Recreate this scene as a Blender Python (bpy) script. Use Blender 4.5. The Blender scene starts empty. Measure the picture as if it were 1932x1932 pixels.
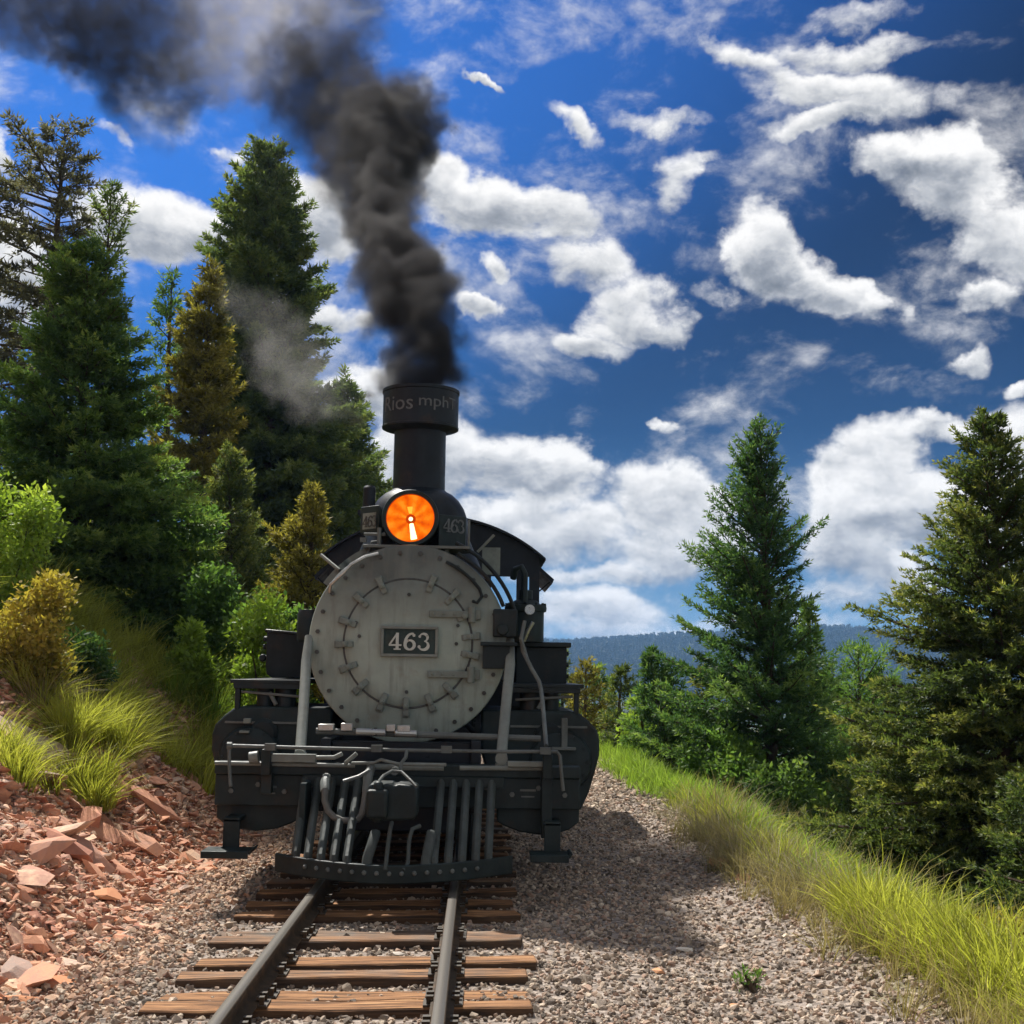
import bpy, bmesh, math, random
import numpy as np
from mathutils import Vector, Matrix, Euler, Quaternion

R = math.radians
rng = np.random.default_rng(11)
random.seed(11)
SC = bpy.context.scene
COL = SC.collection
D = bpy.data

# ------------------------------------------------------------------ camera
cam_d = D.cameras.new('camera')
cam_d.sensor_width = 36.0
cam_d.lens = 36.0 * 2400.0 / 1932.0
cam_d.clip_start = 0.05
cam_d.clip_end = 12000.0
cam = D.objects.new('camera', cam_d)
COL.objects.link(cam)
cam.location = (0.67, 0.0, 1.53)
cam.rotation_euler = (R(90 + 7.1), 0.0, R(-1.45))
SC.camera = cam

# ------------------------------------------------------------------ exposure
SC.view_settings.view_transform = 'Standard'
SC.view_settings.look = 'None'
SC.view_settings.exposure = 0.85
SC.view_settings.gamma = 1.0
SC.view_settings.use_curve_mapping = False
SC.render.engine = 'CYCLES'
SC.cycles.use_denoising = True
SC.cycles.max_bounces = 10
SC.cycles.diffuse_bounces = 6
SC.cycles.transmission_bounces = 8
SC.cycles.volume_bounces = 1
SC.cycles.transparent_max_bounces = 16
SC.cycles.use_adaptive_sampling = True
SC.cycles.adaptive_threshold = 0.02

SUN_DIR = Vector((-0.355, 0.76, 1.13)).normalized()
SUN_EL = math.asin(SUN_DIR.z)
SUN_AZ = math.atan2(SUN_DIR.x, SUN_DIR.y)        # from +Y towards +X
SKY_STRENGTH = 0.1
SUN_STRENGTH = 4.4

# ------------------------------------------------------------------ node helpers
class NT:
    """Thin wrapper: builds nodes in a tree; an input may be a value or a socket."""
    def __init__(self, tree):
        self.t = tree
    def n(self, typ, props=None, ins=None, out=0):
        nd = self.t.nodes.new(typ)
        for k, v in (props or {}).items():
            setattr(nd, k, v)
        for k, v in (ins or {}).items():
            s = nd.inputs[k]
            if isinstance(v, bpy.types.NodeSocket):
                self.t.links.new(v, s)
            else:
                s.default_value = v
        return nd if out is None else nd.outputs[out]
    def m(self, op, a, b=0.0, c=0.0, clamp=False):
        return self.n('ShaderNodeMath', {'operation': op, 'use_clamp': clamp}, {0: a, 1: b, 2: c})
    def v(self, op, a, b=(0, 0, 0), s=1.0):
        nd = self.n('ShaderNodeVectorMath', {'operation': op}, {0: a, 1: b}, None)
        if op == 'SCALE':
            if isinstance(s, bpy.types.NodeSocket): self.t.links.new(s, nd.inputs['Scale'])
            else: nd.inputs['Scale'].default_value = s
        return nd.outputs['Value'] if op in ('LENGTH', 'DISTANCE', 'DOT_PRODUCT') else nd.outputs['Vector']
    def noise(self, vec, scale, detail=4.0, rough=0.55, dist=0.0, col=False):
        nd = self.n('ShaderNodeTexNoise', None, {'Vector': vec, 'Scale': scale, 'Detail': detail, 'Roughness': rough, 'Distortion': dist}, None)
        return nd.outputs['Color'] if col else nd.outputs[0]
    def mix(self, f, a, b, blend='MIX'):
        nd = self.n('ShaderNodeMix', {'data_type': 'RGBA', 'blend_type': blend}, None, None)
        for i, v in ((0, f), (6, a), (7, b)):
            if isinstance(v, bpy.types.NodeSocket): self.t.links.new(v, nd.inputs[i])
            else: nd.inputs[i].default_value = v if i == 0 or len(v) == 4 else (*v, 1)
        return nd.outputs[2]
    def mapr(self, v, a, b, c=0.0, d=1.0, interp='LINEAR'):
        return self.n('ShaderNodeMapRange', {'interpolation_type': interp}, {0: v, 1: a, 2: b, 3: c, 4: d})
    def ramp(self, f, stops, interp='LINEAR'):
        nd = self.n('ShaderNodeValToRGB', None, {0: f}, None)
        cr = nd.color_ramp
        cr.interpolation = interp
        while len(cr.elements) < len(stops): cr.elements.new(0.5)
        for e, (p, c) in zip(cr.elements, stops):
            e.position = p
            e.color = c if len(c) == 4 else (*c, 1)
        return nd.outputs[0]

# ------------------------------------------------------------------ world: daylight sky with clouds
world = D.worlds.new('World')
SC.world = world
world.use_nodes = True
wt = world.node_tree
wt.nodes.clear()
W = NT(wt)
sky = W.n('ShaderNodeTexSky', {'sky_type': 'NISHITA', 'sun_disc': False, 'sun_elevation': SUN_EL,
                               'sun_rotation': SUN_AZ, 'altitude': 2800.0, 'air_density': 1.0,
                               'dust_density': 0.6, 'ozone_density': 3.0})
wdir = W.n('ShaderNodeTexCoord', None, None, None).outputs['Generated']
sep = W.n('ShaderNodeSeparateXYZ', None, {0: wdir}, None)
az = W.m('ARCTAN2', sep.outputs[0], sep.outputs[1])
el = W.m('ARCSINE', sep.outputs[2])
ae = W.n('ShaderNodeCombineXYZ', None, {0: az, 1: el, 2: 1.0})
aew = W.v('MULTIPLY', W.v('SUBTRACT', W.noise(wdir, 17.0, 5.0, 0.6, col=True), (0.5, 0.5, 0.5)), (0.075, 0.05, 0.0))
ae = W.v('ADD', ae, aew)
# cloud bodies: azimuth, elevation, half width, half height, tilt (all degrees), weight
CLOUDS = [
    (21.12, 20.35, 3.94, 2.09, -25, 1.15),
    (18.93, 21.66, 2.24, 1.22, -10, 1.00),
    (23.18, 17.96, 2.87, 1.86, -20, 1.10),
    (20.95, 21.43, 2.11, 1.47, 0, 1.00),
    (16.28, 24.91, 5.58, 0.91, -6, 0.78),
    (17.50, 26.14, 5.06, 0.77, 0, 0.72),
    (15.99, 23.57, 3.97, 0.82, 4, 0.85),
    (18.02, 27.40, 4.01, 0.71, 0, 0.62),
    (12.24, 26.22, 2.93, 0.72, -28, 0.66),
    (19.03, 23.98, 3.71, 0.97, -12, 0.70),
    (4.55, 24.01, 2.25, 0.77, -28, 0.80),
    (8.97, 21.77, 1.19, 1.47, -30, 0.72),
    (0.30, 25.70, 1.33, 0.38, -42, 0.80),
    (8.77, 24.08, 2.91, 0.63, -4, 0.62),
    (9.72, 22.40, 1.58, 0.49, 10, 0.60),
    (-0.19, 20.70, 4.47, 1.52, -6, 1.05),
    (-2.18, 22.01, 1.85, 1.22, -20, 0.95),
    (3.78, 20.58, 2.36, 1.11, -10, 0.85),
    (0.81, 18.09, 0.99, 0.84, 0, 0.75),
    (-4.64, 21.61, 1.58, 1.47, 0, 0.90),
    (5.24, 18.05, 3.13, 1.49, -30, 0.80),
    (6.93, 15.93, 3.38, 1.95, 8, 1.15),
    (4.97, 14.46, 2.33, 0.90, -12, 0.95),
    (8.37, 15.20, 1.56, 1.13, 0, 0.95),
    (12.76, 18.44, 1.83, 2.36, 12, 1.15),
    (14.38, 17.21, 2.09, 1.49, -20, 1.00),
    (16.09, 16.19, 1.95, 1.12, -25, 1.10),
    (17.54, 15.18, 0.91, 0.75, 0, 0.70),
    (-0.29, 16.11, 1.43, 0.65, -12, 0.90),
    (10.56, 16.50, 1.56, 1.00, 0, 0.65),
    (-2.56, 9.61, 3.33, 2.40, 0, 1.10),
    (2.27, 8.79, 4.10, 2.15, -8, 1.20),
    (3.72, 9.38, 2.05, 1.52, 0, 1.10),
    (8.02, 7.67, 3.83, 2.02, -8, 1.15),
    (2.27, 6.29, 6.62, 1.77, 0, 1.00),
    (8.70, 5.53, 4.07, 1.77, 0, 0.90),
    (17.55, 9.03, 2.82, 2.02, 10, 1.15),
    (20.46, 10.20, 4.88, 0.81, -3, 0.90),
    (19.03, 7.14, 3.32, 2.28, 0, 1.20),
    (16.33, 6.08, 2.80, 2.78, 0, 1.15),
    (18.04, 3.97, 3.80, 1.90, -15, 1.05),
    (23.17, 8.73, 1.79, 2.78, 0, 1.00),
    (15.34, 3.10, 2.78, 1.14, 0, 0.80),
    (21.67, 13.18, 1.55, 0.81, 0, 0.95),
    (22.65, 15.74, 1.56, 0.75, 0, 0.75),
    (23.72, 11.46, 1.29, 0.45, 8, 0.85),
    (18.89, 15.08, 0.67, 0.65, 0, 0.50),
    (7.83, 10.87, 0.93, 0.35, -10, 0.65),
    (-14.38, 19.22, 4.45, 1.98, 0, 1.15),
    (-20.04, 16.47, 2.86, 3.00, 0, 1.00),
    (-21.35, 21.21, 0.66, 1.47, 0, 1.00),
    (-5.24, 12.51, 2.32, 1.51, 0, 1.00),
    (-7.30, 20.15, 2.10, 2.22, 0, 1.00),
    (-6.49, 15.40, 1.56, 0.75, 0, 0.70),
    (-10.64, 19.06, 2.36, 1.48, 0, 0.90),
    (5.37, 4.37, 5.32, 0.81, 0, 0.75),
    (4.88, 2.71, 4.04, 1.39, -8, 0.95),
    (7.70, 1.64, 6.05, 0.55, 0, 0.85),
    (-11.44, 22.10, 1.19, 0.44, 0, 0.60),
    (-16.56, 22.35, 1.32, 0.39, -20, 0.55),
    (13.50, 1.96, 5.04, 0.66, 0, 0.80),
    (22.62, 5.87, 2.29, 3.04, 0, 0.80),
]
cov = None
bel = None
for a0, e0, ra, re, tl, wgt in CLOUDS:
    a0, e0, ra, re, tl = R(a0), R(e0), R(ra), R(re), R(tl)
    c, s = math.cos(tl), math.sin(tl)
    u = W.v('DOT_PRODUCT', ae, (c / ra, s / ra, -(c * a0 + s * e0) / ra))
    v = W.v('DOT_PRODUCT', ae, (-s / re, c / re, (s * a0 - c * e0) / re))
    d2 = W.m('MULTIPLY_ADD', u, u, W.m('MULTIPLY', v, v))
    k = W.m('MULTIPLY_ADD', d2, -wgt, wgt, clamp=True)
    cov = k if cov is None else W.m('SMOOTH_MAX', cov, k, 0.25)
    kv = W.m('MULTIPLY', k, v)
    bel = kv if bel is None else W.m('ADD', bel, kv)
# unseen rest of the sky dome: same clouds, cover raised to add ambient
away = W.mapr(W.m('ABSOLUTE', W.m('SUBTRACT', az, R(1.5))), R(23), R(40))
high = W.mapr(el, R(30), R(42))
out = W.m('MAXIMUM', away, high)
low = W.noise(wdir, 2.6, 3.0, 0.5)
cov = W.m('SMOOTH_MAX', cov, W.m('MULTIPLY', out, W.mapr(low, 0.40, 0.58, 0.0, 1.0)), 0.2)
wsc = W.v('MULTIPLY', wdir, (1.0, 1.0, 1.55))
warp = W.v('SCALE', W.v('SUBTRACT', W.noise(wsc, 7.0, 2.0, 0.5, col=True), (0.5, 0.5, 0.5)), s=0.05)
wq = W.v('ADD', wsc, warp)
def fluff(p):
    vo = W.n('ShaderNodeTexVoronoi', {'feature': 'F1', 'normalize': True}, {'Vector': p, 'Scale': 17.0, 'Detail': 4.0, 'Roughness': 0.55, 'Lacunarity': 2.2}, None).outputs['Distance']
    nz = W.noise(p, 11.0, 10.0, 0.62)
    return W.m('MULTIPLY_ADD', W.m('SUBTRACT', 0.42, vo), 0.42, nz)
f1 = fluff(wq)
f2 = fluff(W.v('ADD', wq, (-0.006, 0.0, 0.013)))
dens = W.m('ADD', W.m('MULTIPLY_ADD', W.m('SUBTRACT', f1, 0.5), 2.45, W.m('MULTIPLY', cov, 1.36)), -0.47)
alpha = W.mapr(dens, -0.15, 0.72, 0.0, 1.0, 'SMOOTHSTEP')
alpha = W.m('MULTIPLY', alpha, W.mapr(cov, 0.0, 0.22))
lit = W.m('MULTIPLY_ADD', W.m('SUBTRACT', f1, f2), 2.0, 0.74)
lit = W.m('MULTIPLY_ADD', bel, 0.85, lit)
lit = W.m('SUBTRACT', lit, W.mapr(dens, 0.6, 1.6, 0.0, 0.34), clamp=True)
ccol = W.ramp(lit, [(0.0, (0.20, 0.225, 0.27)), (0.3, (0.36, 0.385, 0.43)), (0.62, (0.66, 0.67, 0.69)), (1.0, (0.97, 0.96, 0.95))])
ccol = W.v('SCALE', ccol, s=5.9)
gam = W.n('ShaderNodeGamma', None, {0: W.v('SCALE', sky, s=0.1), 1: 1.75})
skyc = W.v('MULTIPLY', gam, (3.5, 6.9, 7.9))
near = W.mapr(W.v('DOT_PRODUCT', wdir, tuple(SUN_DIR)), 0.66, 0.90, 0.30, 1.75, 'SMOOTHSTEP')
skyc = W.v('SCALE', skyc, s=near)
hzn = W.mapr(el, R(-1.0), R(11.0), 0.62, 0.0, 'SMOOTHSTEP')
skyc = W.mix(hzn, skyc, (1.15, 2.2, 4.0))
wcol = W.mix(alpha, skyc, ccol)
bg = W.n('ShaderNodeBackground', None, {0: wcol, 1: SKY_STRENGTH})
wo = wt.nodes.new('ShaderNodeOutputWorld')
wt.links.new(bg, wo.inputs[0])

# ------------------------------------------------------------------ sun
sun_d = D.lights.new('sun', 'SUN')
sun_d.energy = SUN_STRENGTH
sun_d.angle = R(0.53)
sun_d.color = (1.0, 0.955, 0.88)
sun = D.objects.new('sun', sun_d)
COL.objects.link(sun)
sun.rotation_euler = SUN_DIR.to_track_quat('Z', 'Y').to_euler()
sun.location = (-20, 30, 40)

# ------------------------------------------------------------------ materials
def mat(name):
    m = D.materials.new(name)
    m.use_nodes = True
    m.node_tree.nodes.clear()
    t = NT(m.node_tree)
    return m, t

def finish(m, t, col, rough=0.6, metal=0.0, bump=None, bdist=0.01, bstr=0.5, spec=0.5):
    ins = {'Base Color': col if isinstance(col, bpy.types.NodeSocket) or len(col) == 4 else (*col, 1), 'Roughness': rough, 'Metallic': metal, 'Specular IOR Level': spec}
    if bump is not None:
        ins['Normal'] = t.n('ShaderNodeBump', None, {'Strength': bstr, 'Distance': bdist, 'Height': bump})
    b = t.n('ShaderNodeBsdfPrincipled', None, ins)
    o = t.t.nodes.new('ShaderNodeOutputMaterial')
    t.t.links.new(b, o.inputs[0])
    return m

def oco(t):
    return t.n('ShaderNodeTexCoord', None, None, None).outputs['Object']

def paint(name, col, var=0.5, rough=0.42, dust=0.25, metal=0.0, dustcol=(0.16, 0.145, 0.12), spec=0.22):
    m, t = mat(name)
    p = oco(t)
    n1 = t.noise(p, 3.0, 6.0, 0.65)
    n2 = t.noise(p, 38.0, 4.0, 0.6)
    st = t.noise(t.v('MULTIPLY', p, (9.0, 9.0, 0.8)), 1.6, 4.0, 0.6)
    c = t.mix(t.mapr(n1, 0.3, 0.7), tuple(x * (1 - var) for x in col), tuple(x * (1 + var) for x in col))
    d = t.m('MULTIPLY', t.mapr(t.m('MULTIPLY_ADD', n2, 0.35, t.m('MULTIPLY', st, 0.65)), 0.48, 0.72), dust)
    c = t.mix(d, c, dustcol)
    if metal == 0.0 and max(col) < 0.12:
        rust = t.m('MULTIPLY', t.mapr(t.noise(t.v('ADD', p, (5.3, 2.1, 7.7)), 4.5, 7.0, 0.72), 0.55, 0.70), 0.40)
        c = t.mix(rust, c, (0.060, 0.034, 0.021))
    r = t.mapr(t.noise(p, 7.0, 5.0, 0.7), 0.25, 0.75, rough - 0.16, rough + 0.24)
    return finish(m, t, c, r, metal, n2, 0.003, 0.45, spec)

M = {}
def graphite():
    # aluminium-grey smokebox paint, sooty towards the stack and rust-streaked below its fittings
    m, t = mat('graphite_paint')
    p = oco(t)
    n1 = t.noise(p, 2.6, 6.0, 0.65)
    n2 = t.noise(p, 34.0, 4.0, 0.6)
    st = t.noise(t.v('MULTIPLY', p, (7.0, 1.0, 0.9)), 1.7, 5.0, 0.65)
    c = t.mix(t.mapr(n1, 0.3, 0.7), (0.195, 0.235, 0.205), (0.30, 0.345, 0.30))
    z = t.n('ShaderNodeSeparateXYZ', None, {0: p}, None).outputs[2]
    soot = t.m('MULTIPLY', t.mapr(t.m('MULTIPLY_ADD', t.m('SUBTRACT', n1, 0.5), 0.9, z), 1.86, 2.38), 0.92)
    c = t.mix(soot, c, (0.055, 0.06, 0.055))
    c = t.mix(t.m('MULTIPLY', t.mapr(st, 0.50, 0.70), 0.62), c, (0.12, 0.122, 0.105))
    c = t.mix(t.m('MULTIPLY', t.mapr(t.noise(p, 5.0, 5.0, 0.7), 0.57, 0.72), 0.42), c, (0.17, 0.115, 0.08))
    return finish(m, t, c, t.mapr(n1, 0.25, 0.75, 0.42, 0.62), 0.0, n2, 0.002, 0.35)
M['black'] = paint('black_paint', (0.010, 0.0155, 0.017), 0.4, 0.42, 0.28, 0.0, (0.035, 0.046, 0.045))
M['boiler'] = paint('boiler_black', (0.008, 0.0115, 0.017), 0.4, 0.38, 0.2, 0.0, (0.028, 0.036, 0.04))
M['casting'] = paint('oily_casting', (0.012, 0.020, 0.021), 0.5, 0.46, 0.32, 0.0, (0.036, 0.048, 0.047))
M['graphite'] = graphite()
M['clamp'] = paint('sooty_graphite', (0.155, 0.175, 0.155), 0.3, 0.5, 0.6, 0.0, (0.09, 0.092, 0.085))
M['bolt'] = paint('dark_bolt', (0.05, 0.052, 0.05), 0.3, 0.45, 0.3)
M['rod'] = paint('worn_grey_rod', (0.17, 0.185, 0.168), 0.3, 0.45, 0.45, 0.0, (0.12, 0.11, 0.09))
M['pipe'] = paint('worn_pipe', (0.10, 0.11, 0.104), 0.35, 0.42, 0.4, 0.0, (0.17, 0.175, 0.16))
M['slat'] = paint('worn_pilot_bar', (0.048, 0.058, 0.056), 0.4, 0.6, 0.5, 0.0, (0.09, 0.095, 0.088))
M['shiny'] = paint('bright_metal', (0.40, 0.40, 0.38), 0.15, 0.3, 0.3, 0.8)
M['white'] = paint('pale_lettering', (0.46, 0.47, 0.43), 0.08, 0.5, 0.25, 0.0, (0.35, 0.34, 0.31))
M['dim'] = paint('faded_lettering', (0.11, 0.115, 0.12), 0.35, 0.6, 0.7, 0.0, (0.05, 0.05, 0.05))
M['plate'] = paint('number_plate_ground', (0.022, 0.04, 0.038), 0.3, 0.45, 0.2)
M['hose'] = paint('rubber_hose', (0.10, 0.10, 0.092), 0.3, 0.6, 0.4)

def mat_glass():
    m, t = mat('cab_glass')
    b = t.n('ShaderNodeBsdfPrincipled', None, {'Base Color': (0.85, 0.9, 0.9, 1), 'Roughness': 0.05, 'Transmission Weight': 1.0, 'IOR': 1.1})
    o = t.t.nodes.new('ShaderNodeOutputMaterial')
    t.t.links.new(b, o.inputs[0])
    return m
M['glass'] = mat_glass()

def emit(name, colfn, strength):
    m, t = mat(name)
    e = t.n('ShaderNodeEmission', None, {0: colfn(t), 1: strength})
    o = t.t.nodes.new('ShaderNodeOutputMaterial')
    t.t.links.new(e, o.inputs[0])
    return m
def refl(t):
    p = oco(t)
    n = t.noise(p, 11.0, 3.0, 0.6)
    s = t.n('ShaderNodeSeparateXYZ', None, {0: p}, None)
    ang = t.m('ARCTAN2', s.outputs[0], s.outputs[2])
    rip = t.m('MULTIPLY_ADD', t.m('SINE', t.m('MULTIPLY', ang, 9.0)), 0.12, n)
    return t.ramp(rip, [(0.25, (0.80, 0.085, 0.002)), (0.55, (1.0, 0.185, 0.004)), (0.8, (1.0, 0.33, 0.02))])
M['lens'] = emit('lit_reflector', refl, 0.60)
M['lensrim'] = emit('lit_reflector_edge', lambda t: (0.75, 0.05, 0.002, 1), 0.42)
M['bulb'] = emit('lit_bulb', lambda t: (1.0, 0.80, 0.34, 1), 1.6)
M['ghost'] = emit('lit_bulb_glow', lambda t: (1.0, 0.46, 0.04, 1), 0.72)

def rail_mat():
    m, t = mat('rail_steel')
    p = oco(t)
    n = t.noise(p, 9.0, 6.0, 0.6)
    n2 = t.noise(p, 60.0, 3.0, 0.6)
    nz = t.n('ShaderNodeSeparateXYZ', None, {0: t.n('ShaderNodeNewGeometry', None, None, None).outputs['Normal']}, None).outputs[2]
    z = t.n('ShaderNodeSeparateXYZ', None, {0: p}, None).outputs[2]
    side = t.ramp(t.m('MULTIPLY_ADD', n2, 0.3, t.m('MULTIPLY', n, 0.7)), [(0.3, (0.022, 0.016, 0.011)), (0.5, (0.056, 0.040, 0.026)), (0.72, (0.13, 0.075, 0.040))])
    top = t.m('MULTIPLY', t.mapr(nz, 0.6, 0.9), t.mapr(z, -0.012, -0.004))
    c = t.mix(top, side, (0.20, 0.185, 0.165))
    return finish(m, t, c, t.mapr(top, 0, 1, 0.8, 0.33), t.m('MULTIPLY', top, 0.6), n2, 0.002, 0.4, 0.2)
M['rail'] = rail_mat()

def tie_mat():
    m, t = mat('weathered_tie')
    p = oco(t)
    oi = t.n('ShaderNodeObjectInfo', None, None, None).outputs['Random']
    off = t.n('ShaderNodeCombineXYZ', None, {0: t.m('MULTIPLY', oi, 17.0), 1: t.m('MULTIPLY', oi, 31.0), 2: 0.0})
    q = t.v('ADD', t.v('MULTIPLY', p, (0.9, 16.0, 12.0)), off)
    g = t.noise(q, 2.4, 8.0, 0.68, 0.6)
    g2 = t.noise(t.v('ADD', t.v('MULTIPLY', p, (2.0, 3.0, 3.0)), off), 2.2, 4.0, 0.6)
    c1 = t.ramp(g, [(0.35, (0.022, 0.015, 0.011)), (0.44, (0.14, 0.070, 0.034)), (0.56, (0.33, 0.165, 0.074)), (0.70, (0.52, 0.31, 0.155))])
    c2 = t.ramp(g, [(0.28, (0.030, 0.026, 0.023)), (0.5, (0.11, 0.095, 0.082)), (0.75, (0.25, 0.22, 0.19))])
    grey = t.mapr(t.m('MULTIPLY_ADD', oi, 0.55, t.m('MULTIPLY', g2, 0.45)), 0.56, 0.80)
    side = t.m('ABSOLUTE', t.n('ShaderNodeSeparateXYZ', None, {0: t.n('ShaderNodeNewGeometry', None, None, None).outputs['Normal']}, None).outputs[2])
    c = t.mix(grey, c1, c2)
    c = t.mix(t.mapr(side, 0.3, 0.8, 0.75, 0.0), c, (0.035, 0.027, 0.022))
    return finish(m, t, c, 0.85, 0, g, 0.012, 0.9, 0.2)
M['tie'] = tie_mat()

def stone(name, stops, nscale=5.0, rough=0.9, bs=0.6):
    m, t = mat(name)
    p = oco(t)
    oi = t.n('ShaderNodeObjectInfo', None, None, None).outputs['Random']
    n = t.noise(t.v('ADD', p, (3.1, 1.7, 0.3)), nscale, 6.0, 0.65)
    f = t.m('MULTIPLY_ADD', oi, 0.62, t.m('MULTIPLY', n, 0.38))
    c = t.ramp(f, stops)
    n3 = t.noise(p, nscale * 5, 4.0, 0.6)
    return finish(m, t, c, rough, 0, n3, 0.006, bs, 0.25)
M['gravel'] = stone('ballast_stone', [(0.18, (0.124, 0.102, 0.083)), (0.40, (0.291, 0.232, 0.183)), (0.55, (0.480, 0.387, 0.296)), (0.68, (0.349, 0.218, 0.158)), (0.80, (0.670, 0.562, 0.435))], 9.0)
M['gravelL'] = stone('reddish_ballast', [(0.18, (0.175, 0.103, 0.075)), (0.40, (0.349, 0.226, 0.162)), (0.55, (0.553, 0.396, 0.281)), (0.68, (0.495, 0.259, 0.155)), (0.80, (0.728, 0.560, 0.395))], 9.0)
M['sand'] = stone('red_sandstone', [(0.10, (0.204, 0.086, 0.061)), (0.26, (0.408, 0.184, 0.120)), (0.42, (0.612, 0.306, 0.183)), (0.56, (0.428, 0.239, 0.177)), (0.68, (0.755, 0.490, 0.324)), (0.80, (0.367, 0.275, 0.230)), (0.92, (0.561, 0.337, 0.251))], 4.0)
M['pale'] = stone('pale_stone', [(0.2, (0.52, 0.46, 0.40)), (0.8, (0.68, 0.62, 0.54))], 5.0)
M['orange'] = stone('orange_stone', [(0.2, (0.52, 0.22, 0.11)), (0.8, (0.66, 0.34, 0.18))], 5.0)

def ground_mat():
    m, t = mat('ground')
    p = oco(t)
    s = t.n('ShaderNodeSeparateXYZ', None, {0: p}, None)
    x, y = s.outputs[0], s.outputs[1]
    n = t.noise(p, 0.9, 8.0, 0.65)
    f = t.noise(p, 26.0, 6.0, 0.7)
    grit = t.n('ShaderNodeTexVoronoi', None, {'Vector': p, 'Scale': 26.0}, None)
    gc = t.n('ShaderNodeSeparateColor', None, {0: grit.outputs['Color']}, None).outputs[0]
    bed = t.ramp(gc, [(0.0, (0.12, 0.10, 0.086)), (0.4, (0.24, 0.20, 0.17)), (0.75, (0.35, 0.29, 0.25)), (1.0, (0.44, 0.37, 0.31))])
    red = t.ramp(t.m('MULTIPLY_ADD', f, 0.5, t.m('MULTIPLY', n, 0.5)), [(0.3, (0.20, 0.095, 0.065)), (0.5, (0.36, 0.19, 0.125)), (0.68, (0.46, 0.29, 0.19))])
    soil = t.ramp(t.m('MULTIPLY_ADD', f, 0.5, t.m('MULTIPLY', n, 0.5)), [(0.3, (0.07, 0.06, 0.03)), (0.5, (0.15, 0.145, 0.05)), (0.7, (0.27, 0.25, 0.10))])
    xl = t.m('MULTIPLY_ADD', t.m('SUBTRACT', n, 0.5), 1.6, x)
    c = t.mix(t.mapr(xl, -1.9, -1.3, 1.0, 0.0), bed, red)
    soilL = t.m('MULTIPLY', t.mapr(xl, -3.6, -2.6, 1.0, 0.0), t.mapr(y, 9.0, 14.0))
    soil_any = t.m('MAXIMUM', t.mapr(xl, 2.8, 3.2), soilL)
    c = t.mix(soil_any, c, soil)
    far = t.mapr(t.v('LENGTH', p), 150.0, 500.0)
    wood = t.ramp(t.noise(p, 0.016, 6.0, 0.6), [(0.35, (0.022, 0.034, 0.016)), (0.52, (0.045, 0.058, 0.024)), (0.66, (0.15, 0.14, 0.06))])
    c = t.mix(far, c, wood)
    return finish(m, t, c, 0.95, 0, t.m('MULTIPLY_ADD', grit.outputs['Distance'], 0.6, f), 0.03, 0.8, 0.15)
M['ground'] = ground_mat()

def leaf_mat(name, dark, mid, tip, trans=0.38, nscale=1.1, rough=0.6):
    m, t = mat(name)
    p = t.n('ShaderNodeNewGeometry', None, None, None).outputs['Position']
    n = t.noise(p, nscale, 3.0, 0.6)
    a = t.n('ShaderNodeAttribute', {'attribute_name': 'tint'}, None, None).outputs['Fac']
    oi = t.n('ShaderNodeObjectInfo', None, None, None).outputs['Random']
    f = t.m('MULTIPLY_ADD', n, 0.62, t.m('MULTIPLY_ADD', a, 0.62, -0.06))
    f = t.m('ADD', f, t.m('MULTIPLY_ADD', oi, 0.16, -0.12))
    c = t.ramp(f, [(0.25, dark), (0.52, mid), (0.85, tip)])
    d = t.n('ShaderNodeBsdfPrincipled', None, {'Base Color': c, 'Roughness': rough, 'Specular IOR Level': 0.25})
    tr = t.n('ShaderNodeBsdfTranslucent', None, {0: t.v('MULTIPLY', c, (1.15, 1.25, 0.7))})
    mx = t.n('ShaderNodeMixShader', None, {0: trans, 1: d, 2: tr})
    o = t.t.nodes.new('ShaderNodeOutputMaterial')
    t.t.links.new(mx, o.inputs[0])
    return m
M['fir'] = leaf_mat('fir_needles', (0.055,0.106,0.030), (0.145,0.228,0.060), (0.34,0.39,0.095), 0.48)
M['firdark'] = leaf_mat('dark_needles', (0.052,0.082,0.036), (0.128,0.172,0.060), (0.26,0.27,0.085), 0.48)
M['firbright'] = leaf_mat('bright_needles', (0.030,0.068,0.026), (0.080,0.158,0.050), (0.25,0.34,0.090), 0.42)
M['firolive'] = leaf_mat('olive_needles', (0.042,0.068,0.024), (0.118,0.155,0.045), (0.38,0.36,0.10), 0.42)
M['gold'] = leaf_mat('golden_needles', (0.12,0.108,0.026), (0.28,0.235,0.052), (0.48,0.385,0.095), 0.48)
M['brown'] = leaf_mat('grey_brown_needles', (0.055,0.052,0.038), (0.12,0.112,0.08), (0.23,0.205,0.135), 0.46)
M['yelgrn'] = leaf_mat('yellow_green_leaves', (0.13,0.19,0.028), (0.29,0.40,0.056), (0.55,0.62,0.12), 0.48)
M['midgrn'] = leaf_mat('mid_green_leaves', (0.06,0.12,0.030), (0.155,0.26,0.060), (0.36,0.44,0.10), 0.48)
M['yellow'] = leaf_mat('yellow_leaves', (0.18, 0.15, 0.03), (0.42, 0.33, 0.06), (0.62, 0.48, 0.12), 0.42)
M['grass'] = leaf_mat('long_grass', (0.17,0.18,0.028), (0.38,0.385,0.065), (0.62,0.58,0.16), 0.5, 1.7)
M['grassgrn'] = leaf_mat('green_grass', (0.11,0.18,0.026), (0.25,0.36,0.055), (0.45,0.52,0.11), 0.5, 1.7)
M['straw'] = leaf_mat('dry_straw', (0.16, 0.13, 0.055), (0.36, 0.29, 0.15), (0.55, 0.46, 0.27), 0.4, 0.8)
M['drybrush'] = leaf_mat('dry_brush', (0.13, 0.105, 0.06), (0.28, 0.235, 0.16), (0.44, 0.39, 0.29), 0.3, 0.8)
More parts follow.
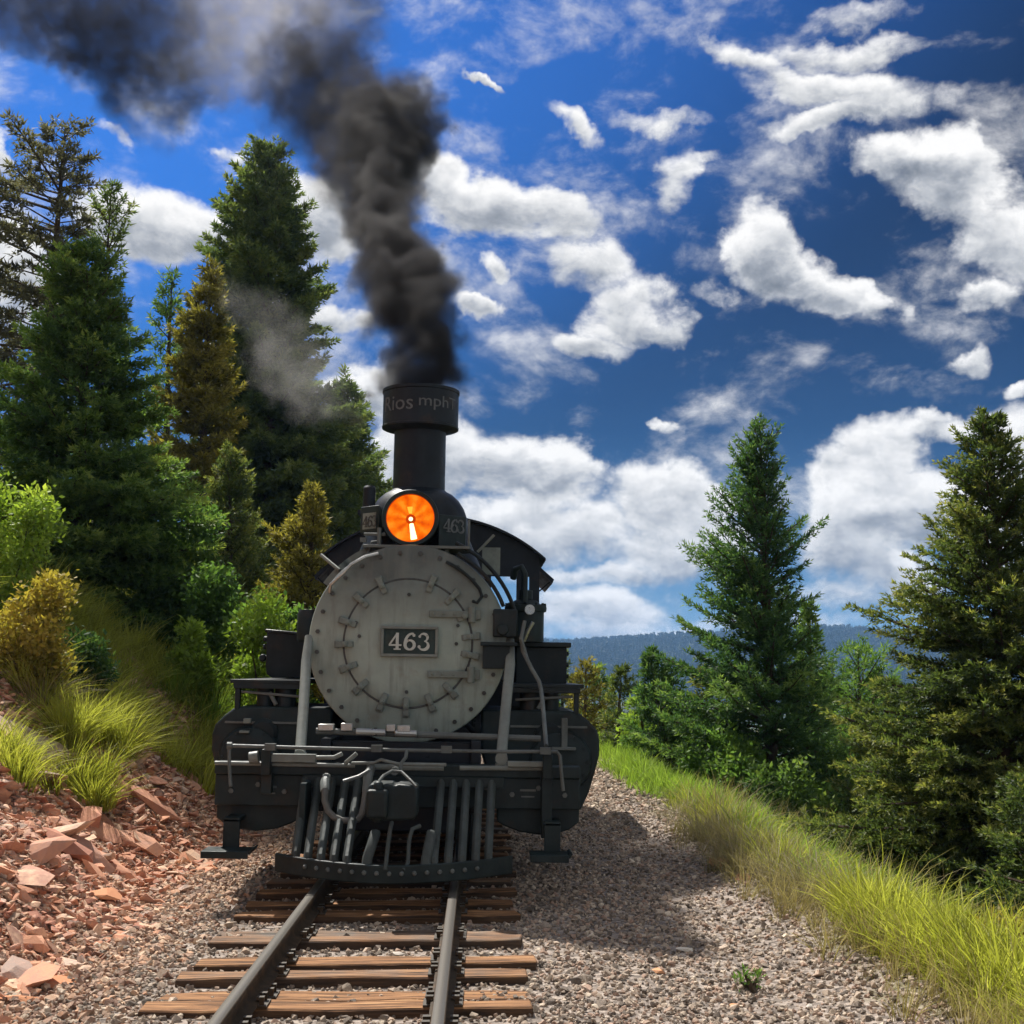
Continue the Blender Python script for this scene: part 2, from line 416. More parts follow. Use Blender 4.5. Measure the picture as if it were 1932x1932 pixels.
M['farwood'] = leaf_mat('far_forest', (0.014, 0.025, 0.011), (0.030, 0.046, 0.019), (0.072, 0.080, 0.032), 0.15, 0.01)

def bark_mat():
    m, t = mat('bark')
    p = oco(t)
    n = t.noise(t.v('MULTIPLY', p, (1, 1, 0.25)), 16.0, 6.0, 0.65)
    c = t.ramp(n, [(0.3, (0.028, 0.02, 0.014)), (0.55, (0.085, 0.06, 0.042)), (0.75, (0.15, 0.115, 0.085))])
    return finish(m, t, c, 0.9, 0, n, 0.02, 0.8, 0.2)
M['bark'] = bark_mat()

# ------------------------------------------------------------------ object helpers
def tag(o, label=None, cat=None, group=None, kind=None):
    if label: o['label'] = label
    if cat: o['category'] = cat
    if group: o['group'] = group
    if kind: o['kind'] = kind
    return o

def empty(name, loc, label=None, cat=None, group=None):
    o = D.objects.new(name, None)
    COL.objects.link(o)
    o.location = loc
    o.empty_display_size = 0.3
    return tag(o, label, cat, group)

def link_mesh(name, me, material, parent=None):
    o = D.objects.new(name, me)
    COL.objects.link(o)
    if material is not None and not me.materials: me.materials.append(material)
    if parent is not None: o.parent = parent
    return o

class MB:
    """Collects simple solids and links them as one mesh object."""
    def __init__(self):
        self.v = []
        self.f = []
    def add(self, vs, fs):
        b = len(self.v)
        self.v += [tuple(p) for p in vs]
        self.f += [tuple(i + b for i in f) for f in fs]
        return self
    def box(self, x0, x1, y0, y1, z0, z1, mtx=None):
        vs = [Vector((x, y, z)) for x in (x0, x1) for y in (y0, y1) for z in (z0, z1)]
        if mtx is not None: vs = [mtx @ p for p in vs]
        return self.add(vs, [(0, 1, 3, 2), (4, 6, 7, 5), (0, 4, 5, 1), (2, 3, 7, 6), (0, 2, 6, 4), (1, 5, 7, 3)])
    def tube(self, pts, r, n=10, caps=True, flat=None):
        """Tube through points; r a number or one per point; flat = (a, b) scales the section's two axes."""
        pts = [Vector(p) for p in pts]
        rs = r if isinstance(r, (list, tuple)) else [r] * len(pts)
        vs, fs = [], []
        ref = None
        for i, p in enumerate(pts):
            t = (pts[min(i + 1, len(pts) - 1)] - pts[max(i - 1, 0)]).normalized()
            if ref is None:
                ref = Vector((0, 0, 1)) if abs(t.z) < 0.9 else Vector((0, 1, 0))
            a = t.cross(ref).normalized()
            b = a.cross(t).normalized()
            ref = b
            fa, fb = flat or (1, 1)
            for k in range(n):
                th = 2 * math.pi * k / n
                vs.append(p + a * (math.cos(th) * rs[i] * fa) + b * (math.sin(th) * rs[i] * fb))
        for i in range(len(pts) - 1):
            for k in range(n):
                fs.append((i * n + k, i * n + (k + 1) % n, (i + 1) * n + (k + 1) % n, (i + 1) * n + k))
        if caps:
            fs.append(tuple(range(n - 1, -1, -1)))
            fs.append(tuple(range((len(pts) - 1) * n, len(pts) * n)))
        return self.add(vs, fs)
    def lathe(self, prof, axis='z', c=(0, 0, 0), n=48, a0=0.0, a1=2 * math.pi):
        """prof: (radius, height along the axis) pairs; closes where radius is 0."""
        full = abs(a1 - a0 - 2 * math.pi) < 1e-6
        m = n if full else n + 1
        c = Vector(c)
        vs, fs = [], []
        for r, h in prof:
            for k in range(m):
                th = a0 + (a1 - a0) * k / n
                u, w = r * math.cos(th), r * math.sin(th)
                vs.append(c + (Vector((u, w, h)) if axis == 'z' else Vector((u, h, w)) if axis == 'y' else Vector((h, u, w))))
        flip = axis == 'y'
        for i in range(len(prof) - 1):
            for k in range(m if full else m - 1):
                q = (i * m + k, i * m + (k + 1) % m, (i + 1) * m + (k + 1) % m, (i + 1) * m + k)
                fs.append(q[::-1] if flip else q)
        return self.add(vs, fs)
    def prism(self, poly, y0, y1):
        """poly of (x, z), extruded along y from y0 (front) to y1."""
        n = len(poly)
        vs = [(x, y0, z) for x, z in poly] + [(x, y1, z) for x, z in poly]
        fs = [tuple(range(n)), tuple(range(2 * n - 1, n - 1, -1))]
        fs += [(i, i + n, (i + 1) % n + n, (i + 1) % n) for i in range(n)]
        return self.add(vs, fs)
    def cyl(self, p0, p1, r, n=14):
        return self.tube([p0, p1], r, n)
    def bolt(self, x, y, z, r=0.014, h=0.012, n=6):
        return self.cyl((x, y + 0.002, z), (x, y - h, z), r, n)
    def build(self, name, material, parent=None, bevel=0.0, sharp=35, fix=True, seg=2):
        me = D.meshes.new(name)
        me.from_pydata(self.v, [], self.f)
        bm = bmesh.new()
        bm.from_mesh(me)
        bmesh.ops.remove_doubles(bm, verts=bm.verts, dist=1e-6)
        bmesh.ops.dissolve_degenerate(bm, dist=1e-6, edges=bm.edges)
        if fix: bmesh.ops.recalc_face_normals(bm, faces=bm.faces)
        bm.to_mesh(me)
        bm.free()
        for p in me.polygons: p.use_smooth = True
        me.set_sharp_from_angle(angle=R(sharp))
        o = link_mesh(name, me, material, parent)
        if bevel > 0:
            b = o.modifiers.new('bevel', 'BEVEL')
            b.width = bevel
            b.segments = seg
            b.limit_method = 'ANGLE'
            b.angle_limit = R(40)
            b.harden_normals = False
        return o

def vn(x, y, seed=0.0):
    """value noise 0..1, arrays"""
    x = np.asarray(x, float); y = np.asarray(y, float)
    xi = np.floor(x); yi = np.floor(y)
    fx = x - xi; fy = y - yi
    fx = fx * fx * (3 - 2 * fx); fy = fy * fy * (3 - 2 * fy)
    def h(i, j):
        s = np.sin(i * 127.1 + j * 311.7 + seed * 74.7) * 43758.5453
        return s - np.floor(s)
    return (h(xi, yi) * (1 - fx) + h(xi + 1, yi) * fx) * (1 - fy) + (h(xi, yi + 1) * (1 - fx) + h(xi + 1, yi + 1) * fx) * fy
def fbm(x, y, seed=0.0, o=4):
    s = 0; a = 0.5; t = 0
    for i in range(o):
        s = s + a * vn(x * 2 ** i, y * 2 ** i, seed + i * 3.7); t += a; a *= 0.5
    return s / t
def sstep(a, b, x):
    t = np.clip((x - a) / (b - a), 0, 1)
    return t * t * (3 - 2 * t)

# ------------------------------------------------------------------ terrain
RIDGE_X = np.array([-3000, -900, -300, 0, 116, 190, 259, 319, 400, 476, 551, 640, 900, 1500, 3000.])
RIDGE_Z = np.array([70, 60, 46, 34, 32, 37, 42, 45, 49, 54, 47, 44, 52, 62, 70.])
def height(x, y):
    x = np.asarray(x, float); y = np.asarray(y, float)
    bed = -0.194 + 0.03 * (fbm(x * 1.3, y * 1.3, 1) - 0.5) - 0.05 * sstep(0.9, 2.6, x)
    toe = -1.62 + 0.35 * (vn(y * 0.45, y * 0 + 3, 2) - 0.5) * 2
    tl = np.maximum(0, toe - x)
    rise = 18 * (1 - np.exp(-0.82 * tl * tl / (tl + 0.40) / 18))
    rough = sstep(0.2, 1.2, tl) * (0.30 * (fbm(x * 0.9, y * 0.9, 5) - 0.5) + 0.22 * (fbm(x * 2.7, y * 2.7, 6) - 0.5))
    edge = 3.25 + 0.3 * (vn(y * 0.4, y * 0 + 7, 4) - 0.5)
    tr = np.maximum(0, x - edge)
    hump = 0.10 * np.exp(-((x - 3.1) / 0.45) ** 2)
    drop = -14 * (1 - np.exp(-0.62 * tr * tr / (tr + 0.7) / 14))
    near = bed + rise + rough + drop + hump + sstep(0.3, 2, tr) * 0.4 * (fbm(x * 0.5, y * 0.5, 8) - 0.5)
    ridge = np.interp(x, RIDGE_X, RIDGE_Z) + 5 * (fbm(x * 0.012, y * 0.012, 9) - 0.5)
    prof = np.exp(-((y - 1800) / 520.0) ** 2)
    r2 = 62 + 12 * np.sin(x * 0.0011 + 1.9) + 8 * (fbm(x * 0.004, y * 0.004, 12) - 0.5)
    prof2 = np.exp(-((y - 3300) / 600.0) ** 2)
    valley = -36 + 6 * (fbm(x * 0.006, y * 0.006, 10) - 0.5)
    far = valley + np.maximum((ridge - valley) * prof, (r2 - valley) * prof2)
    f = np.maximum(sstep(70, 330, np.hypot(x, y)), 0)
    return near * (1 - f) + far * f

def grid_axis(lo, hi, a, n):
    u0, u1 = math.asinh(lo / a), math.asinh(hi / a)
    return a * np.sinh(np.linspace(u0, u1, n))
gx = grid_axis(-3000, 3000, 5.0, 420)
gy = grid_axis(-212, 3988, 9.0, 420) + 12.0
XX, YY = np.meshgrid(gx, gy)
ZZ = height(XX, YY)
nv = XX.size
vs = np.stack([XX, YY, ZZ], -1).reshape(-1, 3)
ii = np.arange(nv).reshape(len(gy), len(gx))
quads = np.stack([ii[:-1, :-1], ii[:-1, 1:], ii[1:, 1:], ii[1:, :-1]], -1).reshape(-1, 4)
def np_mesh(name, verts, faces, smooth=True):
    me = D.meshes.new(name)
    k = faces.shape[1]
    me.vertices.add(len(verts)); me.vertices.foreach_set('co', np.ascontiguousarray(verts, np.float32).ravel())
    me.loops.add(faces.size); me.loops.foreach_set('vertex_index', np.ascontiguousarray(faces, np.int32).ravel())
    me.polygons.add(len(faces)); me.polygons.foreach_set('loop_start', np.arange(0, faces.size, k, dtype=np.int32))
    me.update(calc_edges=True)
    if smooth: me.polygons.foreach_set('use_smooth', np.ones(len(faces), bool))
    return me
ground = link_mesh('ground', np_mesh('ground', vs, quads), M['ground'])
ground['kind'] = 'structure'

# ------------------------------------------------------------------ scattering (stuff only)
def scatter_group():
    g = D.node_groups.new('scatter', 'GeometryNodeTree')
    g.interface.new_socket('Geometry', in_out='INPUT', socket_type='NodeSocketGeometry')
    c = g.interface.new_socket('Source', in_out='INPUT', socket_type='NodeSocketCollection')
    g.interface.new_socket('Geometry', in_out='OUTPUT', socket_type='NodeSocketGeometry')
    t = NT(g)
    gi = t.n('NodeGroupInput', None, None, None)
    ci = t.n('GeometryNodeCollectionInfo', None, {'Collection': gi.outputs['Source'], 'Separate Children': True, 'Reset Children': True}, None)
    def attr(nm, ty):
        nd = t.n('GeometryNodeInputNamedAttribute', {'data_type': ty}, {'Name': nm}, None)
        return nd.outputs[0]
    rot = t.n('FunctionNodeEulerToRotation', None, {0: attr('rot', 'FLOAT_VECTOR')})
    ip = t.n('GeometryNodeInstanceOnPoints', None, {'Points': gi.outputs['Geometry'], 'Instance': ci.outputs[0], 'Pick Instance': True,
             'Instance Index': attr('idx', 'INT'), 'Rotation': rot, 'Scale': attr('scl', 'FLOAT_VECTOR')}, None)
    go = g.nodes.new('NodeGroupOutput')
    g.links.new(ip.outputs[0], go.inputs[0])
    return g, c.identifier
SCATTER, SRC_ID = scatter_group()
def source(name, meshes, material):
    col = D.collections.new(name)
    for i, me in enumerate(meshes):
        if not me.materials: me.materials.append(material)
        o = D.objects.new('%s_%02d' % (name, i), me)
        col.objects.link(o)
    return col
def scatter(name, pts, rot, scl, src):
    me = D.meshes.new(name)
    n = len(pts)
    me.vertices.add(n)
    me.vertices.foreach_set('co', np.ascontiguousarray(pts, np.float32).ravel())
    a = me.attributes.new('rot', 'FLOAT_VECTOR', 'POINT'); a.data.foreach_set('vector', np.ascontiguousarray(rot, np.float32).ravel())
    scl = np.asarray(scl, np.float32)
    if scl.ndim == 1: scl = np.repeat(scl[:, None], 3, 1)
    a = me.attributes.new('scl', 'FLOAT_VECTOR', 'POINT'); a.data.foreach_set('vector', np.ascontiguousarray(scl, np.float32).ravel())
    a = me.attributes.new('idx', 'INT', 'POINT'); a.data.foreach_set('value', rng.integers(0, len(src.objects), n).astype(np.int32))
    o = D.objects.new(name, me)
    COL.objects.link(o)
    md = o.modifiers.new('scatter', 'NODES')
    md.node_group = SCATTER
    md[SRC_ID] = src
    o['kind'] = 'stuff'
    return o

# ------------------------------------------------------------------ track
def rail_profile():
    h = [(-0.060, -0.130), (0.060, -0.130), (0.060, -0.121), (0.018, -0.110), (0.008, -0.098), (0.008, -0.048), (0.020, -0.036), (0.032, -0.032), (0.032, -0.008), (0.025, 0.0)]
    return h + [(-x, z) for x, z in h[:1:-1]]
track = empty('railway_track', (0, 0, 0), 'narrow gauge railway track of two worn steel rails on weathered wooden ties', 'railway track')
for sx in (-0.49, 0.49):
    b = MB()
    prof = rail_profile()
    ys = [3.0 + 1.5 * i for i in range(0, 27)]
    n = len(prof)
    vs_ = [(sx + x, y, z) for y in ys for x, z in prof]
    fs_ = [tuple(range(n)), tuple(range(len(vs_) - 1, len(vs_) - n - 1, -1))]
    for i in range(len(ys) - 1):
        fs_ += [(i * n + k, i * n + (k + 1) % n, (i + 1) * n + (k + 1) % n, (i + 1) * n + k) for k in range(n)]
    b.add(vs_, fs_).build('rail', M['rail'], track, sharp=50)
def tie_mesh(k):
    bm = bmesh.new()
    bmesh.ops.create_cube(bm, size=1.0)
    bmesh.ops.scale(bm, vec=(1.95, 0.175, 0.16), verts=bm.verts)
    bmesh.ops.bisect_plane(bm, geom=bm.verts[:] + bm.edges[:] + bm.faces[:], plane_co=(0, 0, 0), plane_no=(1, 0, 0))
    for x in (-0.7, -0.35, 0.35, 0.7):
        bmesh.ops.bisect_plane(bm, geom=bm.verts[:] + bm.edges[:] + bm.faces[:], plane_co=(x, 0, 0), plane_no=(1, 0, 0))
    r = random.Random(k)
    for v in bm.verts:
        v.co += Vector((r.uniform(-.02, .02) if abs(v.co.x) > 0.9 else 0, r.uniform(-.016, .016), r.uniform(-.010, .004)))
    bmesh.ops.bevel(bm, geom=bm.edges[:], offset=0.008, segments=1, affect='EDGES')
    me = D.meshes.new('tie')
    bm.to_mesh(me); bm.free()
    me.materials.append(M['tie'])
    return me
tie_meshes = [tie_mesh(k) for k in range(5)]
plate_b = MB()
plate_b.box(-0.10, 0.10, -0.075, 0.075, 0.0, 0.012)
for sx in (-1, 1):
    for sy in (-0.045, 0.045):
        plate_b.box(sx * 0.072 - 0.011, sx * 0.072 + 0.011, sy - 0.011, sy + 0.011, 0.012, 0.045)
        plate_b.box(sx * 0.066 - 0.019, sx * 0.066 + 0.019, sy - 0.017, sy + 0.017, 0.036, 0.052)
tie_plate0 = None
TIE_Y = [3.9, 4.35, 4.85, 5.32, 5.79, 6.26, 6.72, 7.02, 7.36, 7.72, 8.30, 8.62, 9.14, 9.58] + [10.05 + 0.48 * i for i in range(22)]
for i, y in enumerate(TIE_Y):
    t = D.objects.new('tie', tie_meshes[i % 5])
    COL.objects.link(t)
    t.parent = track
    dz = -0.033 if i in (7, 11) else random.uniform(-0.006, 0.004)
    t.location = (-0.02 + random.uniform(-.04, .04), y, -0.222 + dz)
    t.rotation_euler = (random.uniform(-.01, .01), 0, random.uniform(-.012, .012))
    for sx in (-0.49, 0.49):
        if tie_plate0 is None:
            tp = tie_plate0 = plate_b.build('tie_plate', M['rail'], t)
        else:
            tp = D.objects.new('tie_plate', tie_plate0.data); COL.objects.link(tp); tp.parent = t
        tp.location = (sx - t.location.x, 0, 0.0775)

# ------------------------------------------------------------------ locomotive
LOC = empty('steam_locomotive', (0.05, 0, 0), 'black narrow gauge steam locomotive with grey smokebox door and lit orange headlight', 'locomotive')
LOC.rotation_euler = (0, R(0.9), 0)
SB = 1.755            # boiler centre line
YF = 10.60            # smokebox front
# smokebox and boiler
b = MB()
b.lathe([(0.80, YF + 0.012), (0.815, YF + 0.05), (0.815, YF + 1.55), (0.76, YF + 1.58), (0.76, YF + 5.4)], 'y', (0, 0, SB), 64)
for yy in (YF + 0.1, YF + 1.45, YF + 2.8, YF + 4.1):
    b.lathe([(0.80, yy), (0.826, yy + 0.005), (0.826, yy + 0.06), (0.80, yy + 0.065)], 'y', (0, 0, SB), 64)
b.build('boiler', M['boiler'], LOC)
b = MB()
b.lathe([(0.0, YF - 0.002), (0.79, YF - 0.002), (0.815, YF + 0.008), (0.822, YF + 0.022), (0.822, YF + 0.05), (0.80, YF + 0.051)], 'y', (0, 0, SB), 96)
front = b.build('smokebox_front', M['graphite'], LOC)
b = MB()
for k in range(28):
    th = 2 * math.pi * (k + 0.5) / 28
    b.bolt(0.752 * math.cos(th), YF - 0.004, SB + 0.752 * math.sin(th), 0.019, 0.015)
b.build('rim_bolt', M['bolt'], front)['kind'] = 'stuff'
b = MB()
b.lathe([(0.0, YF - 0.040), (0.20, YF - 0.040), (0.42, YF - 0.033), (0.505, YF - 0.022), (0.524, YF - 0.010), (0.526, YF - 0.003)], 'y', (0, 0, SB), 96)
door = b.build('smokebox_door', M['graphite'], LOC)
b = MB()   # dark gap round the door
b.lathe([(0.518, YF - 0.002), (0.520, YF - 0.011), (0.537, YF - 0.011), (0.540, YF - 0.002)], 'y', (0, 0, SB), 96)
b.build('door_gasket', M['bolt'], door)
# clamps round the door
def clamp_mesh():
    c = MB()
    c.box(-0.024, 0.024, -0.052, -0.034, -0.075, 0.062)
    c.box(-0.030, 0.030, -0.036, -0.004, 0.035, 0.075)
    c.box(-0.022, 0.022, -0.036, -0.028, -0.085, -0.045)
    c.cyl((0, -0.030, -0.012), (0, -0.082, -0.012), 0.025, 6)
    c.cyl((0, -0.080, -0.012), (0, -0.092, -0.012), 0.012, 8)
    return c
clamp0 = None
CLAMPS = [90 - a for a in (0, 20.5, 43, 64, 83.5, 100, 137, 158, 180, 202, 226, 247, 268, 288, 311, 334)]
for i, a in enumerate(CLAMPS):
    if i in (0,): continue
    th = R(a)
    if clamp0 is None: c = clamp0 = clamp_mesh().build('door_clamp', M['clamp'], door, 0.004)
    else:
        c = clamp0.copy(); COL.objects.link(c); c.parent = door
    c.location = (0.53 * math.cos(th), YF, SB + 0.53 * math.sin(th))
    c.rotation_euler = (0, R(90 - a), 0)
for hz in (0.242, -0.252):   # hinge straps
    b = MB()
    b.box(0.17, 0.50, YF - 0.062, YF - 0.036, SB + hz - 0.027, SB + hz + 0.027)
    for hx in (0.21, 0.29, 0.38): b.bolt(hx, YF - 0.060, SB + hz, 0.012, 0.01)
    b.cyl((0.525, YF - 0.045, SB + hz - 0.065), (0.525, YF - 0.045, SB + hz + 0.065), 0.032, 12)
    b.box(0.50, 0.60, YF - 0.05, YF, SB + hz - 0.04, SB + hz + 0.04)
    b.build('door_hinge', M['clamp'], door, 0.004)
b = MB()
for (x, z) in ((-0.40, 0.05), (0.40, 0.0), (0.0, 0.40), (0.0, -0.40), (-0.43, 0.16), (0.41, 0.15)):
    b.bolt(x, YF - 0.036, SB + z, 0.016, 0.012)
b.build('door_bolt', M['bolt'], door)['kind'] = 'stuff'
# number plate with raised border and digits
NX, NZ = 0.015, SB + 0.012
b = MB()
b.box(NX - 0.235, NX + 0.235, YF - 0.062, YF - 0.036, NZ - 0.125, NZ + 0.125)
npl = b.build('number_plate', M['plate'], LOC, 0.004)
b = MB()
for (x0, x1, z0, z1) in ((-0.235, 0.235, 0.101, 0.125), (-0.235, 0.235, -0.125, -0.101), (-0.235, -0.211, -0.101, 0.101), (0.211, 0.235, -0.101, 0.101)):
    b.box(NX + x0, NX + x1, YF - 0.080, YF - 0.062, NZ + z0, NZ + z1)
b.build('plate_border', M['rod'], npl, 0.004)

def ribbon(pts, ws, x, z, s, y0, y1, mb):
    """a pen stroke: centre line with a width at each point, raised from y1 to y0"""
    P2 = [Vector((x + p[0] * s, z + p[1] * s)) for p in pts]
    L, Rr = [], []
    for i, p in enumerate(P2):
        t = (P2[min(i + 1, len(P2) - 1)] - P2[max(i - 1, 0)]).normalized()
        nn = Vector((-t.y, t.x)) * (ws[i] * s * 0.5)
        L.append(p + nn); Rr.append(p - nn)
    for i in range(len(P2) - 1):
        mb.prism([(L[i].x, L[i].y), (L[i + 1].x, L[i + 1].y), (Rr[i + 1].x, Rr[i + 1].y), (Rr[i].x, Rr[i].y)], y0, y1)
def arc(cx, cz, rx, rz, a0, a1, n):
    return [(cx + rx * math.cos(R(a0 + (a1 - a0) * i / n)), cz + rz * math.sin(R(a0 + (a1 - a0) * i / n))) for i in range(n + 1)]
def digit(ch, x, z, s, y0, y1):
    m_ = MB()
    if ch == '4':
        ribbon([(0.47, 0.98), (0.02, 0.30)], [0.09, 0.10], x, z, s, y0, y1, m_)
        ribbon([(-0.02, 0.28), (0.72, 0.28)], [0.10, 0.10], x, z, s, y0, y1, m_)
        ribbon([(0.47, 1.0), (0.47, 0.06)], [0.17, 0.17], x, z, s, y0 - 0.0007, y1, m_)
        ribbon([(0.27, 0.04), (0.68, 0.04)], [0.08, 0.08], x, z, s, y0 + 0.0007, y1, m_)
    if ch == '6':
        p = arc(0.36, 0.30, 0.27, 0.27, 0, 360, 28)
        ribbon(p, [0.10 + 0.08 * abs(math.cos(R(360 * i / 28))) for i in range(29)], x, z, s, y0, y1, m_)
        p = arc(0.52, 0.36, 0.43, 0.60, 180, 82, 14)
        ribbon(p, [0.18 - 0.07 * i / 14 for i in range(15)], x, z, s, y0 - 0.0007, y1, m_)
        ribbon(arc(0.60, 0.86, 0.045, 0.045, 0, 360, 10), [0.09] * 11, x, z, s, y0 + 0.0007, y1, m_)
    if ch == '3':
        p = arc(0.30, 0.735, 0.24, 0.225, 155, -75, 20)
        ribbon(p, [0.07 + 0.10 * math.sin(math.pi * i / 20) ** 2 for i in range(21)], x, z, s, y0, y1, m_)
        p = arc(0.30, 0.285, 0.29, 0.255, 80, -155, 22)
        ribbon(p, [0.07 + 0.12 * math.sin(math.pi * i / 22) ** 2 for i in range(23)], x, z, s, y0 - 0.0007, y1, m_)
        ribbon(arc(0.09, 0.80, 0.04, 0.04, 0, 360, 10), [0.08] * 11, x, z, s, y0 + 0.0007, y1, m_)
        ribbon(arc(0.06, 0.20, 0.045, 0.045, 0, 360, 10), [0.09] * 11, x, z, s, y0 + 0.0007, y1, m_)
    return m_
for ch, dx in (('4', -0.166), ('6', -0.048), ('3', 0.072)):
    digit(ch, NX + dx, NZ - 0.070, 0.140, YF - 0.074, YF - 0.060).build('digit', M['white'], npl, fix=True)

# stack: flared saddle, shaft, wide cap with lettering
SY = 11.5
SX = 0.012
b = MB()
b.lathe([(0.62, 2.36), (0.56, 2.50), (0.475, 2.70), (0.462, 2.80), (0.447, 2.90), (0.415, 2.99), (0.37, 3.06), (0.31, 3.115), (0.262, 3.14), (0.238, 3.16)], 'z', (SX, SY, 0), 48)
b.lathe([(0.238, 3.16), (0.236, 3.74), (0.20, 3.74), (0.20, 3.2)], 'z', (SX, SY, 0), 48)
stack = b.build('smokestack', M['boiler'], LOC)
b = MB()
b.lathe([(0.236, 3.690), (0.338, 3.716), (0.350, 3.722), (0.352, 3.738), (0.346, 3.742), (0.346, 4.045), (0.354, 4.05), (0.354, 4.078), (0.335, 4.082), (0.25, 4.078), (0.24, 4.0), (0.24, 3.72)], 'z', (SX, SY, 0), 64)
cap = b.build('stack_cap', M['boiler'], stack)
def bent_text(txt, width, hgt, rad, cx, cy, z, parent, mid=0.0):
    cu = D.curves.new('lettering', 'FONT')
    cu.body = txt
    cu.size = 1.0
    cu.extrude = 0.02
    cu.resolution_u = 3
    o = D.objects.new('lettering_src', cu)
    COL.objects.link(o)
    dg = bpy.context.evaluated_depsgraph_get()
    me = D.meshes.new_from_object(o.evaluated_get(dg))
    D.objects.remove(o)
    co = np.zeros(len(me.vertices) * 3, np.float32); me.vertices.foreach_get('co', co); co = co.reshape(-1, 3)
    lo, hi = co.min(0), co.max(0)
    u = (co[:, 0] - lo[0]) / (hi[0] - lo[0]) - 0.5
    w = (co[:, 1] - lo[1]) / (hi[1] - lo[1])
    th = (mid + u * width) / rad
    rr = rad + np.where(co[:, 2] > 0, 0.004, -0.002)
    out_ = np.stack([cx + rr * np.sin(th), cy - rr * np.cos(th), z + w * hgt], -1)
    me.vertices.foreach_set('co', out_.astype(np.float32).ravel())
    me.update()
    return link_mesh('lettering', me, M['dim'], parent)
bent_text('Rios', 0.33, 0.135, 0.346, SX, SY, 3.845, stack, -0.22)
bent_text('mphT', 0.40, 0.135, 0.346, SX, SY, 3.845, stack, 0.20)

# headlight: drum, number boards, reflector and bulb on a bracket
HX, HZ = -0.012, SB + 1.052
b = MB()
b.lathe([(0.205, 10.66), (0.236, 10.655), (0.242, 10.665), (0.242, 10.70), (0.228, 10.712), (0.228, 11.10), (0.16, 11.16), (0.0, 11.17)], 'y', (HX, 0, HZ), 48)
b.lathe([(0.205, 10.66), (0.205, 10.69), (0.200, 10.70)], 'y', (HX, 0, HZ), 48)
head = b.build('headlight', M['casting'], LOC)
b = MB()
b.lathe([(0.203, 10.690), (0.180, 10.705), (0.13, 10.735), (0.06, 10.765), (0.022, 10.775)], 'y', (0, 0, 0), 48)
o = b.build('reflector', M['lens'], head); o.location = (HX, 0, HZ)
b = MB()
b.lathe([(0.206, 10.684), (0.196, 10.697)], 'y', (HX, 0, HZ), 48)
b.lathe([(0.042, 10.752), (0.030, 10.756), (0.022, 10.776)], 'y', (HX, 0, HZ - 0.002), 24)
b.build('reflector_edge', M['lensrim'], head)
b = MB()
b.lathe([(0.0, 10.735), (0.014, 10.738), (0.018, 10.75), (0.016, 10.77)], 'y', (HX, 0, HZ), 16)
b.tube([(HX + 0.008, 10.73, HZ - 0.045), (HX + 0.020, 10.712, HZ - 0.11), (HX + 0.034, 10.690, HZ - 0.175)], [0.017, 0.022, 0.027], 12)  # glowing tube standing in for the bulb's reflected streak in the bowl
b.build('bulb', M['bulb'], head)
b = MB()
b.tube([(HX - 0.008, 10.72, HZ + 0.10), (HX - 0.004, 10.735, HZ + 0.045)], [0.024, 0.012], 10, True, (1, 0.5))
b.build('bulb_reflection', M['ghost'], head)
for sgn, xa, xb, za, zb in ((-1, -0.285, -0.46, 2.70, 2.93), (1, 0.225, 0.455, 2.585, 2.86)):
    b = MB()
    ya, yb = 10.80, 10.98
    poly = [(xa, ya), (xb, yb), (xb, yb + 0.16), (xa, yb + 0.16)]
    vs_ = [(x, y, z) for z in (za, zb) for x, y in poly]
    b.add(vs_, [(0, 1, 2, 3), (7, 6, 5, 4), (0, 4, 5, 1), (1, 5, 6, 2), (2, 6, 7, 3), (3, 7, 4, 0)])
    brd = b.build('number_board', M['casting'], head, 0.006)
    bx = MB()
    d = Vector((xb - xa, yb - ya, 0))
    nrm = Vector((-d.y, d.x, 0)).normalized() * (-1 if sgn > 0 else 1)
    if nrm.y > 0: nrm = -nrm
    p0 = Vector((xa, ya, 0)) + nrm * 0.004
    f0, f1, g0, g1 = (0.14, 0.86, 0.03, 0.17) if sgn < 0 else (0.12, 0.88, 0.11, 0.26)
    A, B = p0 + d * f0, p0 + d * f1
    z0, z1 = za + g0, za + g1
    if sgn < 0:
        bx.add([(A.x, A.y, z0), (B.x, B.y, z0), (B.x, B.y, z1), (A.x, A.y, z1)], [(0, 1, 2, 3)])
        bx.build('board_pane', M['clamp'], brd)
    tmp = MB()
    for ch, k in (('4', 0.0), ('6', 1.0), ('3', 2.0)):
        dd = digit(ch, 0, 0, 1.0, -0.01, 0.0)
        wdt = d.length * (f1 - f0)
        ux = d.normalized() * (1 if sgn > 0 else -1)
        st = A if sgn > 0 else B
        sc_ = 0.115 if sgn > 0 else 0.095
        pts_ = []
        for (px_, py_, pz_) in dd.v:
            q = st + ux * (wdt * (k + 0.12) / 3.0 + px_ * sc_) + nrm * (0.003 - py_ * 0.2)
            pts_.append((q.x, q.y, z0 + 0.018 + pz_ * sc_))
        tmp.add(pts_, dd.f)
    tmp.build('board_digits', M['dim'] if sgn > 0 else M['bolt'], brd)
b = MB()
b.box(-0.40, 0.50, 10.62, 11.05, 2.548, 2.572)
for x in (-0.25, 0.0, 0.3): b.box(x - 0.015, x + 0.015, 10.68, 11.0, 2.42, 2.548)
b.cyl((0.485, 10.66, 2.572), (0.485, 10.66, 2.80), 0.010, 8)
b.build('headlight_bracket', M['pipe'], LOC, 0.003)
b = MB()   # small pipes beside the headlight
b.tube([(-0.36, 10.70, 2.50), (-0.33, 10.69, 2.60), (-0.27, 10.69, 2.61), (-0.26, 10.70, 2.50)], 0.012, 8)
b.cyl((-0.27, 10.68, 2.56), (-0.27, 10.68, 2.72), 0.018, 8)
